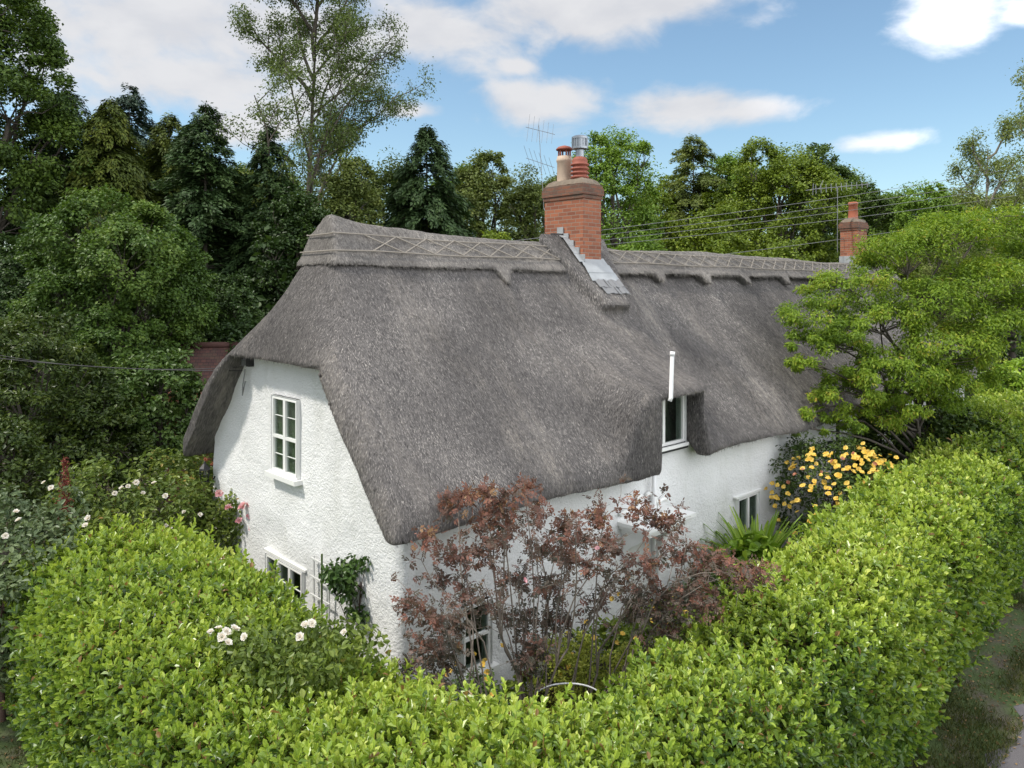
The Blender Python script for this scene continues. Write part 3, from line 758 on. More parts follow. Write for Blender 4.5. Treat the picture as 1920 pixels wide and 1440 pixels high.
sheet('garden_path', [(4.6, -.05), (4.6, -1.3), (5.4, -1.9), (7.6, -1.9), (7.7, -1.25), (6.2, -1.2), (5.6, -.05)], .012, gravel_mat())

# ------------------------------------------------------------------ plant builders
M['bark'] = plain('grey_bark', (.10, .085, .068), .95, 0, .6, .35, 6)
M['bark_pale'] = plain('pale_bark', (.20, .18, .15), .95, 0, .5, .35, 6)
M['twig'] = plain('brown_twig', (.085, .052, .038), .9, 0, 0, .3)
M['cane'] = plain('grey_cane', (.15, .125, .10), .85, 0, 0, .3)
M['green_stem'] = plain('green_stem', (.075, .115, .035), .7, 0, 0, .3)
def G(*s): return [(p, c) for p, c in s]
LM = {
 'hedge': leaf_mat('hedge_leaf', G((0., (.16, .10, .04)), (.05, (.040, .085, .016)), (.35, (.125, .20, .026)), (.7, (.235, .315, .048)), (1., (.36, .41, .105))), .33, .34, .6, tint=(1.72,1.62,1.55)),
 'oak_dark': leaf_mat('oak_leaf', G((0., (.020, .040, .010)), (.5, (.040, .072, .016)), (1., (.075, .115, .025))), .55, .25, tint=(1.8,1.75,1.0)),
 'deep': leaf_mat('deep_green_leaf', G((0., (.014, .032, .010)), (.5, (.028, .058, .016)), (1., (.052, .092, .026))), .5, .2, tint=(1.3,1.25,.8)),
 'round': leaf_mat('sycamore_leaf', G((0., (.030, .062, .016)), (.5, (.060, .110, .026)), (1., (.120, .175, .050))), .5, .28, tint=(1.3,1.3,.75)),
 'ash': leaf_mat('ash_leaf', G((0., (.040, .062, .020)), (.5, (.075, .105, .034)), (1., (.125, .155, .058))), .55, .3, tint=(1.35,1.4,.9)),
 'beech': leaf_mat('beech_leaf', G((0., (.036, .060, .010)), (.5, (.072, .108, .016)), (1., (.125, .160, .026))), .5, .3, tint=(2.2,2.1,1.2)),
 'oak': leaf_mat('oak_pale_leaf', G((0., (.042, .080, .014)), (.5, (.075, .130, .024)), (1., (.12, .185, .040))), .5, .3, tint=(2.0,1.95,1.1)),
 'dull': leaf_mat('dull_leaf', G((0., (.034, .050, .018)), (.5, (.064, .084, .030)), (1., (.105, .120, .045))), .55, .28, tint=(2.1,2.1,1.3)),
 'conifer': leaf_mat('cypress_spray', G((0., (.012, .026, .012)), (.5, (.024, .048, .020)), (1., (.046, .078, .030))), .6, .12, tint=(1.75,1.7,1.1)),
 'gold_con': leaf_mat('golden_cypress_spray', G((0., (.030, .040, .010)), (.5, (.062, .078, .016)), (1., (.13, .13, .026))), .6, .12, tint=(1.4,1.55,1.0)),
 'blue_con': leaf_mat('blue_cypress_spray', G((0., (.012, .028, .022)), (.5, (.022, .048, .036)), (1., (.042, .075, .055))), .6, .12, tint=(1.4,1.3,1.0)),
 'birch': leaf_mat('birch_leaf', G((0., (.070, .095, .032)), (.5, (.12, .15, .055)), (1., (.18, .21, .085))), .5, .35, tint=(1.6,1.6,1.1)),
 'acer': leaf_mat('garden_tree_leaf', G((0., (.060, .115, .014)), (.45, (.125, .205, .024)), (.85, (.215, .285, .036)), (1., (.27, .22, .06))), .45, .38, tint=(1.55,1.48,1.1)),
 'shrub': leaf_mat('shrub_leaf', G((0., (.036, .070, .018)), (.5, (.075, .130, .034)), (1., (.14, .205, .060))), .45, .28, tint=(1.0,1.02,.75)),
 'laurel': leaf_mat('laurel_leaf', G((0., (.026, .050, .012)), (.5, (.058, .092, .020)), (1., (.125, .165, .035))), .4, .25, tint=(1.02,1.0,.75)),
 'rose': leaf_mat('rose_leaf', G((0., (.040, .072, .020)), (.5, (.082, .130, .036)), (.9, (.15, .200, .062)), (1., (.20, .14, .06))), .45, .28, tint=(1.55,1.4,.85)),
 'rose_dark': leaf_mat('dark_rose_leaf', G((0., (.018, .045, .016)), (.5, (.038, .085, .030)), (1., (.080, .140, .052))), .4, .22, tint=(1.5,1.35,.85)),
 'grey_rose': leaf_mat('grey_rose_leaf', G((0., (.050, .085, .055)), (.5, (.095, .145, .095)), (1., (.165, .225, .155))), .45, .25, tint=(1.2,1.1,.72)),
 'purple': leaf_mat('plum_leaf', G((0., (.035, .045, .038)), (.35, (.070, .058, .052)), (.62, (.105, .058, .052)), (.9, (.165, .075, .060)), (1., (.20, .13, .08))), .5, .25, tint=(1.5,1.38,1.15)),
 'potent': leaf_mat('small_dark_leaf', G((0., (.022, .048, .014)), (.5, (.048, .088, .024)), (1., (.090, .140, .040))), .5, .22, tint=(1.25,1.17,.72)),
 'lime': leaf_mat('lime_bract', G((0., (.22, .28, .035)), (.5, (.38, .42, .060)), (1., (.50, .52, .12))), .6, .3, tint=(1,1,1)),
 'lush': leaf_mat('lush_leaf', G((0., (.075, .150, .022)), (.5, (.14, .240, .036)), (1., (.24, .340, .075))), .4, .32, tint=(1.6,1.5,.9)),
 'bed': leaf_mat('bed_leaf', G((0., (.055, .090, .020)), (.5, (.105, .155, .035)), (1., (.185, .230, .060))), .5, .3, tint=(1.7,1.6,.9)),
 'red': leaf_mat('crimson_leaf', G((0., (.09, .018, .016)), (.5, (.17, .035, .028)), (1., (.26, .10, .05))), .5, .25, tint=(1,1,1)),
 'grass': leaf_mat('grass_blade', G((0., (.035, .060, .014)), (.5, (.075, .110, .025)), (1., (.14, .155, .05))), .6, .3, tint=(.8,.72,.6)),
 'litter': leaf_mat('fallen_leaf', G((0., (.10, .055, .025)), (.5, (.20, .12, .055)), (1., (.32, .22, .10))), .8, .1, tint=(1,1,1)),
 'yellow': leaf_mat('yellow_petal', G((0., (.72, .36, .035)), (.5, (.80, .50, .07)), (1., (.82, .60, .16))), .5, .3, tint=(1.02,1.10,1.25)),
 'white': leaf_mat('white_petal', G((0., (.74, .62, .56)), (.5, (.80, .75, .70)), (1., (.82, .80, .77))), .5, .3, tint=(1,1,1)),
 'pink': leaf_mat('pink_petal', G((0., (.62, .16, .22)), (.5, (.72, .36, .40)), (1., (.80, .60, .60))), .5, .3, tint=(1,1,1)),
 'rust': leaf_mat('rust_petal', G((0., (.30, .09, .04)), (.5, (.42, .16, .09)), (1., (.48, .26, .18))), .5, .3, tint=(1,1,1)),
 'pinkbed': leaf_mat('pink_bed', G((0., (.28, .17, .15)), (.5, (.42, .27, .25)), (1., (.52, .37, .34))), .6, .25, tint=(1,1,1)),
}
def rdir(r, n):
    return unit(r.normal(size=(n, 3)))
def cloud_leaves(C, R, n, L, W, r, flat=.7, droop=.3, up=.5, six=False, wob=.5, vbase=None, hub=None):
    """n leaves scattered in soft clumps of centres C and radii R"""
    k = r.integers(0, len(C), n); dv = rdir(r, n); rad = r.random(n)**.45
    off = dv*(rad*R[k])[:, None]*np.array([1, 1, flat]); P = C[k]+off
    out = unit(off+1e-6)
    if hub is not None: out = unit(out*.6+unit(P-hub)*.7)
    N = unit(out*.7+np.array([0, 0, up])+r.normal(0, wob, (n, 3)))
    D = unit(out*.5+rdir(r, n)*.9-np.array([0, 0, droop])); D = unit(D-N*(D*N).sum(1, keepdims=True)*.8)
    s = r.uniform(.7, 1.3, n)
    V, F = (leaves6 if six else leaves4)(P, D, N, L*s, W*s)
    vb = vbase[k] if vbase is not None else 0
    v = np.clip(.45+vb+r.normal(0, .17, n), 0, 1)
    return V, F, np.repeat(v, 6 if six else 4)
def bez(A, B, r, K=5, lift=.15, wob=.06):
    A = np.atleast_2d(A); B = np.atleast_2d(B); t = np.linspace(0, 1, K)[None, :, None]; n = len(A)
    d = np.linalg.norm(B-A, axis=1)[:, None, None]
    P = A[:, None]*(1-t)+B[:, None]*t; P = P+np.sin(t*math.pi)*d*(np.array([0, 0, lift])+r.normal(0, wob, (n, 1, 3)))
    return P+np.sin(t*math.pi*2)*d*r.normal(0, wob*.6, (n, 1, 3))
def place(name, label, cat, loc, group=None):
    e = empty(name, loc); tag(e, label, cat, group); return e
def broadleaf(name, label, loc, h, rx, zb, n, leaf, mat, seed, lobes=12, lr=.42, clump=.24, cpl=26, open_=0., bark='bark', cat='tree', group=None,
              flat=.75, droop=.3, six=False, ry=None, trunk_r=None, squash=1., aspect=.62, twigs=.35, lobe_list=None, stem_name='trunk', leaf_name='crown', twig_r=.012, top=1., limb=(.35, .7)):
    if cat == 'tree': n = int(n*2.3); leaf = leaf*.67
    r = np.random.default_rng(seed); loc = np.array(loc, float); ry = ry or rx
    root = place(name, label, cat, loc, group)
    cz, rz = (zb+h)/2, (h-zb)/2
    if lobe_list is None:
        L = [(np.array([0, 0, cz]), np.array([rx*.66, ry*.66, rz*.70]))]
        for i in range(lobes):
            u = (i+.5)/lobes; z = 1-1.75*u; a = i*2.39996+r.uniform(-.4, .4); q = math.sqrt(max(0, 1-z*z))
            d = np.array([math.cos(a)*q, math.sin(a)*q, z]); k = r.uniform(.50, .70); s = lr*r.uniform(.75, 1.2)
            taper = 1-(1-top)*max(0, z)
            c = np.array([0, 0, cz])+d*np.array([rx*taper, ry*taper, rz])*k; m_ = min(rx, rz*1.2)
            L.append((c, np.array([s*rx, s*ry, s*m_*squash])))
    else:
        L = [(np.array(a, float), np.array(b, float)) for a, b in lobe_list]
    C = []; R = []; VB = []; hubs = []
    for i, (c, a) in enumerate(L):
        m_ = int(cpl*(a[0]*a[1]*a[2])**(2/3)/((lr*rx)**2 if lobe_list is None else (np.mean([q[1][0] for q in L]))**2)); m_ = max(m_, 5)
        d = rdir(r, m_); d[:, 2] = np.where(d[:, 2] < -.7, -d[:, 2], d[:, 2]); p = c+d*a*r.uniform(.72, 1.08, (m_, 1))
        ok = np.ones(m_, bool)
        for j, (c2, a2) in enumerate(L):
            if j != i: ok &= (((p-c2)/a2)**2).sum(1) > .45
        if open_: ok &= r.random(m_) > open_
        p = p[ok]; C.append(p); R.append(np.full(len(p), clump*float(np.mean(a))*1.25)*r.uniform(.7, 1.3, len(p))); VB.append(np.full(len(p), r.normal(0, .08))+r.normal(0, .12, len(p))); hubs.append(np.full(len(p), i))
    C = np.concatenate(C); R = np.concatenate(R); VB = np.concatenate(VB); hubs = np.concatenate(hubs)
    V, F, v = cloud_leaves(C, R, n, leaf, leaf*aspect, r, flat, droop, six=six, vbase=VB, hub=np.array([0, 0, cz-.3*rz]))
    emit(leaf_name, V+loc, F, LM[mat], root, var=v)
    tr = trunk_r or max(.05, h*.018)
    mb = MB(); tt = np.linspace(0, 1, 7); th = cz+rz*.35
    tp = np.stack([.25*tr*np.sin(tt*4+seed), .25*tr*np.cos(tt*3+seed), tt*th-.05], 1); mb.tube(tp+loc, tr*(1-.72*tt), 8, False)
    ends = np.array([c for c, a in L[(1 if lobe_list is None else 0):]]); st = np.clip(ends[:, 2]*r.uniform(*limb, len(ends)), .1*h, th*.95)
    A = np.stack([np.interp(st/th, tt, tp[:, 0]), np.interp(st/th, tt, tp[:, 1]), st], 1)
    P = bez(A, ends, r, 6, .08); Rr = np.linspace(1, .3, 6)[None]*(tr*.42)*np.ones((len(ends), 1))
    Vt, Ft = tubes(P+loc, Rr, 5); mb.add(Vt, Ft)
    if twigs and len(C):
        sel = r.random(len(C)) < twigs; cc = C[sel]; hb = hubs[sel]-(1 if lobe_list is None else 0); g = hb >= 0
        if g.any():
            cc = cc[g]; A2 = P[hb[g], 4] ; P2 = bez(A2, cc, r, 4, .05); R2 = np.linspace(1, .35, 4)[None]*max(twig_r, tr*.11)*np.ones((len(cc), 1)); Vt, Ft = tubes(P2+loc, R2, 4); mb.add(Vt, Ft)
    mb.emit(stem_name, M[bark], root, True)
    return root
def conifer(name, label, loc, h, rad, nb, n, mat, seed, leaf=.30, droop=.5, zb=.03, power=.52, cat='tree', group=None, tips=1.):
    n = int(n*2.5); leaf = leaf*.54
    r = np.random.default_rng(seed); loc = np.array(loc, float); root = place(name, label, cat, loc, group)
    u = r.random(nb)**.85; z = h*(zb+(1-zb)*u*.985); a = np.arange(nb)*2.39996+r.normal(0, .3, nb)
    ln = rad*np.maximum((1-u)**power, .05)*r.uniform(.70, 1.18, nb)
    dirh = np.stack([np.cos(a), np.sin(a), np.zeros(nb)], 1)
    k = r.integers(0, nb, n) if False else np.searchsorted(np.cumsum(ln+.15), r.random(n)*np.sum(ln+.15)); k = np.minimum(k, nb-1)
    t = r.random(n)**.6; up = .18
    px = dirh[k]*(ln[k]*t)[:, None]; pz = z[k]+ln[k]*(up*t-droop*t*t)
    P = px; P[:, 2] = pz; side = np.stack([-dirh[k, 1], dirh[k, 0], np.zeros(n)], 1)
    P = P+side*(r.normal(0, .17, n)*ln[k]*(1.15-t))[:, None]+r.normal(0, .06, (n, 3))*np.array([1, 1, 1.5])
    tip = np.array([0, 0, -1.])*(droop*r.uniform(.5, 1.5, n)*t)[:, None]
    D = unit(dirh[k]*.8+side*r.normal(0, .5, (n, 1))+tip*1.3+r.normal(0, .2, (n, 3)))
    N = unit(dirh[k]*.45+np.array([0, 0, .8])+r.normal(0, .35, (n, 3)))
    s = r.uniform(.6, 1.3, n)*(.65+.35*np.minimum(1, ln[k]/rad*2))
    V, F = leaves4(P+loc, D, N, leaf*s, leaf*.36*s)
    bv = r.normal(0, .13, nb); v = np.clip(.25+.32*t*tips+bv[k]+r.normal(0, .13, n), 0, 1)
    emit('crown', V, F, LM[mat], root, var=np.repeat(v, 4))
    mb = MB(); tt = np.linspace(0, 1, 6); mb.tube(np.stack([0*tt, 0*tt, tt*h*.97], 1)+loc, np.maximum(h*.016*(1-tt), .01), 7, False)
    q = slice(0, nb, 2); A = np.stack([0*z[q], 0*z[q], z[q]], 1); tl = np.linspace(0, 1, 4)[None, :, None]
    Pb = A[:, None]+dirh[q][:, None]*(ln[q][:, None, None]*tl); Pb[:, :, 2] += ln[q][:, None]*(up*tl[..., 0]-droop*tl[..., 0]**2)
    Vt, Ft = tubes(Pb+loc, np.linspace(1, .3, 4)[None]*.03*np.ones((len(A), 1)), 4); mb.add(Vt, Ft); mb.emit('trunk', M['bark'], root, True)
    return root
def grown(name, label, loc, h, seed, mat, n, leaf, spread=.5, levels=4, r0=None, clump=.5, cat='tree', fork=.32, kids=(7, 5, 4, 3), droopy=0., bark='bark', aspect=.5, flat=.8, lenk=(.62, .36, .5, .5), trop=.25, leaflev=2, maxr=None, group=None):
    """a tree with its branching in view: limbs, boughs and twigs grown from the trunk, leaves in loose clumps at the twigs"""
    r = np.random.default_rng(seed); loc = np.array(loc, float); root = place(name, label, cat, loc, group); r0 = r0 or h*.016
    K = 6; tt = np.linspace(0, 1, K)
    tp = np.stack([.02*h*np.sin(tt*3+seed), .02*h*np.cos(tt*2.3+seed), tt*h*.92], 1); lv = [(tp[None], np.array([r0]), np.array([h]))]
    mb = MB(); Vt, Ft = tubes(tp[None]+loc, (r0*(1-.85*tt))[None], 7); mb.add(Vt, Ft); pts = []
    P, Rr, Ln = lv[0]
    for lev in range(1, levels):
        nk = kids[lev-1]; n0 = len(P); k = np.repeat(np.arange(n0), nk)
        t = (fork+(1-fork)*((np.tile(np.arange(nk), n0)+r.random(n0*nk))/nk)) if lev == 1 else .3+.7*((np.tile(np.arange(nk), n0)+r.random(n0*nk))/nk)
        t = np.minimum(t, .985); f = t*(K-1); i = np.minimum(f.astype(int), K-2); w = (f-i)[:, None]
        A = P[k, i]*(1-w)+P[k, i+1]*w; T = unit(P[k, i+1]-P[k, i])
        az = np.tile(np.arange(nk), n0)*2.4+r.uniform(0, 6.28, n0*nk)*(.4 if lev == 1 else 1)
        e1 = unit(np.cross(T, np.array([.3, .2, 1.])+1e-3)); e2 = np.cross(T, e1)
        sp = spread*r.uniform(.75, 1.3, n0*nk)*(1.0 if lev == 1 else 1.25)
        D = unit(T*np.cos(sp)[:, None]+(e1*np.cos(az)[:, None]+e2*np.sin(az)[:, None])*np.sin(sp)[:, None]+np.array([0, 0, .15]))
        ln = lenk[lev-1]*Ln[k]*(1-.62*t if lev == 1 else 1-.35*t)*r.uniform(.75, 1.2, n0*nk)
        s = np.linspace(0, 1, K)[None, :, None]
        Q = A[:, None]+D[:, None]*ln[:, None, None]*s+np.array([0, 0, 1.])*((trop-droopy*lev)*ln)[:, None, None]*s*s+np.cumsum(r.normal(0, .028, (n0*nk, K, 3)), 1)*ln[:, None, None]*(s > 0)
        rad = r0*(.42, .16, .07, .04)[lev-1]*r.uniform(.7, 1.2, n0*nk); Vt, Ft = tubes(Q+loc, rad[:, None]*np.linspace(1, .3, K)[None], 5 if lev < 3 else 4); mb.add(Vt, Ft)
        if lev >= leaflev: pts.append(Q[:, 2:].reshape(-1, 3))
        P, Rr, Ln = Q, rad, ln
    C = np.concatenate(pts); C = C+r.normal(0, .08, C.shape)
    if maxr: C = C[np.hypot(C[:, 0], C[:, 1]) < maxr]
    sel = r.random(len(C)) < .8; C = C[sel]; vb = vnoise(C, .8, 2)*.12+r.normal(0, .06, len(C))
    V, F, v = cloud_leaves(C, np.full(len(C), clump)*r.uniform(.6, 1.3, len(C)), n, leaf, leaf*aspect, r, flat, .4, vbase=vb)
    emit('crown', V+loc, F, LM[mat], root, var=v); mb.emit('trunk', M[bark], root, True)
    return root
def flower_mesh(name, kind, size, seed):
    r = np.random.default_rng(seed)
    rings = {'rose': [(9, 1.15, .95), (7, .75, .75), (5, .35, .5)], 'open': [(5, 1.25, 1.0)], 'daisy': [(9, 1.4, 1.0)]}[kind]
    Vs, Fs, vs = [], [], []; b = 0
    for q, tilt, ln in rings:
        a = np.arange(q)*2*math.pi/q+r.uniform(0, 1); o = np.stack([np.cos(a), np.sin(a), 0*a], 1)
        D = o*math.sin(tilt)+np.array([0, 0, math.cos(tilt)]); N = -o*math.cos(tilt)+np.array([0, 0, math.sin(tilt)])
        D = unit(D+r.normal(0, .12, D.shape)); V, F = leaves6(o*size*.04, D, N, size*.5*ln*r.uniform(.85, 1.15, q), size*(.62 if kind == 'open' else .45)*ln, .18, .05)
        Vs.append(V); Fs.append(F+b); b += len(V); vs.append(np.repeat(np.clip(r.normal(.55, .2, q)+.1*(ln-.7), 0, 1), 6))
    return np.concatenate(Vs), np.concatenate(Fs), np.concatenate(vs)
def flowers(parent, pts, kind, size, mat, seed, name='flower', face=None):
    """separate blooms: a few mesh variants, copied"""
    r = np.random.default_rng(seed); protos = []
    for i in range(3):
        V, F, v = flower_mesh(name, kind, size, seed*5+i); o = emit(name, V, F, LM[mat], None, var=v); protos.append(o)
    for i, p in enumerate(pts):
        o = protos[i] if i < 3 else protos[i % 3].copy()
        if i >= 3: COL.objects.link(o)
        d = unit(np.array([r.normal(0, .45), r.normal(0, .45), .8])+(unit(CAM-np.array(p))*.9 if face is None else np.array(face)))
        o.rotation_mode = 'QUATERNION'; o.rotation_quaternion = Vector(d).to_track_quat('Z', 'Y')
        o.location = Vector(p)-Vector(parent.location); s = r.uniform(.75, 1.2); o.scale = (s, s, s); o.parent = parent
    for i in range(len(pts), 3):
        bpy.data.objects.remove(protos[i])

# ------------------------------------------------------------------ clipped hedge round the corner of the garden
def hedge_top(x, y): return 2.0+.05*np.sin(x*1.1+y)+.03*np.sin(x*2.7)+.62*sstep(12, 16.5, x)
def hedge_sdf(x, y, z):
    xx = np.clip(x, 0, 16.); yc = -3.62+.080*xx; 
    qa = np.maximum(np.abs(y-yc)-(.78+.016*xx), np.maximum(-2.9-x, x-24.))
    qb = np.maximum(np.abs(x+1.95)-1.12, np.maximum(-3.6-y, y-5.0))
    a = smax(qa, z-hedge_top(x, y)-.05*sstep(3, 12, x), .75); b = smax(qb, z-(2.02+.05*np.sin(y*1.7)-.22*sstep(2.2, 5, y)), .8)
    return np.maximum(smin(a, b, .6), -z-.05)
hV, hF = grid_mesh(hedge_sdf, (-3.6, -4.7, -.15), (24.5, 6.4, 2.7), .11)
hN = vert_normals(hV, hF); hV = hV+hN*(vnoise(hV, .8, 41)*.13+vnoise(hV, 2.3, 42)*.09)[:, None]
hr = np.random.default_rng(5)
hedge = place('clipped_hedge', 'long clipped light green leafy hedge wrapping round the corner of the cottage garden', 'hedge', (-1.9, -3.3, 0))
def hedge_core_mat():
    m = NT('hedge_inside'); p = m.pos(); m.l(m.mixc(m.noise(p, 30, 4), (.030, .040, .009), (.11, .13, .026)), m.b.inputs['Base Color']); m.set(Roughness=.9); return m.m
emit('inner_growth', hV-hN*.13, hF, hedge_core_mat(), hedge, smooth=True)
M['shoot'] = plain('tan_shoot', (.22, .12, .035), .8)
def shoots(V, F, n, seed, L, W, per=7, wfun=None, ht=.11):
    r = np.random.default_rng(seed); fn, fa = face_normals(V, F); c = V[F].mean(1); d = depth_of(c)
    face = (fn*unit(CAM-c)).sum(1); w = np.where(d < 4.0, .12, 1.)*np.where(face < -.15, .12, 1.)*np.clip(1./np.maximum(d, 5.)**1.25, 0, 1)*(c[:, 2] > .03)
    if wfun is not None: w = w*wfun(c)
    P, Nn, k = sample(V, F, w, n, r); s = np.clip(depth_of(P)/8., .88, 1.5)**.7
    ax = unit(Nn*.75+np.array([0, 0, .6])+r.normal(0, .28, (n, 3)))
    P = P-Nn*r.uniform(-.05, .15, (n, 1))+ax*(r.random((n, 1))**5)*.25
    out = []
    kk = np.repeat(np.arange(n), per); j = np.tile(np.arange(per), n); m_ = n*per
    az = j*2.4+np.repeat(r.uniform(0, 6.28, n), per); e1 = unit(np.cross(ax, np.array([.31, .2, .93]))); e2 = np.cross(ax, e1)
    rad = e1[kk]*np.cos(az)[:, None]+e2[kk]*np.sin(az)[:, None]
    tilt = 1.15-.85*(j/(per-1.))+r.normal(0, .15, m_)
    D = ax[kk]*np.cos(tilt)[:, None]+rad*np.sin(tilt)[:, None]; N = ax[kk]*np.sin(tilt)[:, None]-rad*np.cos(tilt)[:, None]
    B = P[kk]+ax[kk]*(ht*s[kk]*(j/(per-1.)))[:, None]; q = r.uniform(.58, 1.2, m_)*s[kk]*(1-.25*(j/(per-1.)))
    N = unit(N+r.normal(0, .15, N.shape))
    V2, F2 = leaves6(B, D, N, L*q, W*q, .16, .16)
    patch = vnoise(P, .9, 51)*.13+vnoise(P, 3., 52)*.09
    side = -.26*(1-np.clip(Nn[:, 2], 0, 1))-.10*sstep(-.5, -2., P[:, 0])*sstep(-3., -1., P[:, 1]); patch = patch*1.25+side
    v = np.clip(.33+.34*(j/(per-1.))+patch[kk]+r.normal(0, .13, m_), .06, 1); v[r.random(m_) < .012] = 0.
    q4 = leaves4(P-ax*.06, ax, Nn, .17*s, .007*s, 0.); emit('twigs', q4[0], q4[1], M['shoot'], hedge)
    return V2, F2, np.repeat(v, 6), B
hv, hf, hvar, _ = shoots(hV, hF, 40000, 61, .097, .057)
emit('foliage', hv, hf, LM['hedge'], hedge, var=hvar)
print('hedge leaves', len(hf)//2)

# ------------------------------------------------------------------ the plum-leaved rose in front of the wall
def rose_glauca():
    r = np.random.default_rng(77); base = at(1005, 7.9, 0); root = place('plum_leaved_rose', 'tall open purple leaved rose bush with grey canes in front of the white wall', 'shrub', base)
    cl = [(835,945,.9),(870,935,.9),(905,925,1),(985,915,.9),(940,945,1),(1060,985,1),(1010,960,.9),(1120,975,1),(1185,955,.9),(1225,975,.9),(1255,985,.9),(800,1012,.8),(855,1045,1),(900,1040,1.1),(955,1000,1.2),
          (1010,1030,1.2),(1060,1040,1.1),(1105,1060,1.2),(1160,1085,1.2),(1215,1060,1.),(1265,1045,.9),(1310,1035,1.),(1345,1055,1.),(1385,1075,1.),(1425,1075,.8),(830,1085,1),(870,1110,1),(765,1130,.7),(800,1160,.9),(845,1175,1.),
          (790,1215,.8),(830,1235,.9),(765,1260,.8),(800,1290,.8),(740,1300,.7),(805,1370,.7),(960,1090,1.),(1030,1100,1.1),(1125,1125,1.),(1190,1140,1.),(1240,1120,1.),(1290,1120,1.),(1330,1130,.9),(1300,1175,.9),(1260,1180,.9),
          (985,1165,1.),(1010,1215,1.),(1050,1165,.8),(985,1240,.8),(940,1145,.9),(1310,1080,1),(1390,1110,.8),(915,975,.9),(1080,1010,.9),(1140,1020,.9)]
    C = []; R = []
    for px, py, k in cl:
        d = r.uniform(7.7, 9.3) if px > 820 else r.uniform(7.2, 8.0)
        if py > 1240: d = min(d, 7.9)
        if py > 1350: d = 6.6
        C.append(atp(px, py, d)); R.append(.16*k)
    C = np.array(C); R = np.array(R)
    # canes: from the root up to forks, then arching to every clump
    nk = 9; a = np.linspace(0, 6.28, nk, endpoint=False); foot = base+np.stack([.13*np.cos(a), .13*np.sin(a), 0*a], 1)
    mean = C.mean(0); fork = []
    order = np.argsort(C[:, :2] @ VR[:2]); groups = np.array_split(order, nk); mb = MB(); tw = []
    fo = np.argsort(foot[:, :2] @ VR[:2])
    for g, fi in zip(groups, fo):
        c = C[g].mean(0); fk = foot[fi]*.45+c*.55; fk[2] = max(1.1, c[2]*.66)
        P = bez(foot[fi][None], fk[None], r, 7, .06, .05); Vt, Ft = tubes(P, np.linspace(.022, .012, 7)[None], 6); mb.add(Vt, Ft)
        for i in g:
            st = P[0, r.integers(3, 7)]; q = bez(st[None], C[i][None], r, 7, .24, .06); tw.append(q[0])
    tw = np.array(tw); Vt, Ft = tubes(tw, np.linspace(.0105, .003, 7)[None]*np.ones((len(tw), 1)), 5); mb.add(Vt, Ft)
    # side twigs
    k = r.integers(0, len(tw), 420); i = r.integers(3, 7, 420); A = tw[k, i]; B = A+unit(r.normal(0, 1, (420, 3))+np.array([0, 0, .35]))*r.uniform(.12, .42, (420, 1))
    q = bez(A, B, r, 4, .1, .08); Vt, Ft = tubes(q, np.linspace(.004, .0015, 4)[None]*np.ones((420, 1)), 4); mb.add(Vt, Ft)
    mb.emit('canes', M['cane'], root, True)
    # pinnate leaves: seven leaflets on each stalk
    nl = 4100; pick = r.random(nl)
    a1 = C[r.integers(0, len(C), nl)]; a1 = a1+unit(r.normal(size=(nl, 3)))*(r.random((nl, 1))**.6)*.17*np.array([1.15, 1.15, .8])
    a2 = q[r.integers(0, 420, nl), r.integers(1, 4, nl)]
    A = np.where((pick < .62)[:, None], a1, a2); st = unit(r.normal(0, 1, (nl, 3))+np.array([0, 0, .15])); Nn = unit(r.normal(0, .6, (nl, 3))+np.array([0, 0, 1.]))
    S = unit(np.cross(st, Nn)); Nn = np.cross(S, st)
    Ps, Ds, Ns, Ls = [], [], [], []
    for u, sd in ((.25, 1), (.25, -1), (.5, 1), (.5, -1), (.75, 1), (.75, -1), (1., 0)):
        Ps.append(A+st*(.085*u)); Ds.append(st*(1. if sd == 0 else .55)+S*sd*.9-np.array([0, 0, .12])); Ns.append(Nn); Ls.append(np.full(nl, .043))
    Ps, Ds, Ns, Ls = [np.concatenate(x_) for x_ in (Ps, Ds, Ns, Ls)]; Ls = Ls*r.uniform(.7, 1.25, len(Ls))
    V, F = leaves6(Ps, Ds, Ns, Ls, Ls*.5, .12, .1)
    red = np.clip(.12+.30*(A[:, 2]-1.1), 0, .78); red = np.where(pick < .62, red, red*.75); v = np.clip(np.tile(red, 7)+np.tile(r.normal(0, .16, nl), 7)+r.normal(0, .06, 7*nl), 0, 1)
    emit('foliage', V, F, LM['purple'], root, var=np.repeat(v, 6))
    flowers(root, [atp(984, 1088, 8.0), atp(1120, 1028, 8.1)], 'open', .06, 'pink', 3)
rose_glauca()

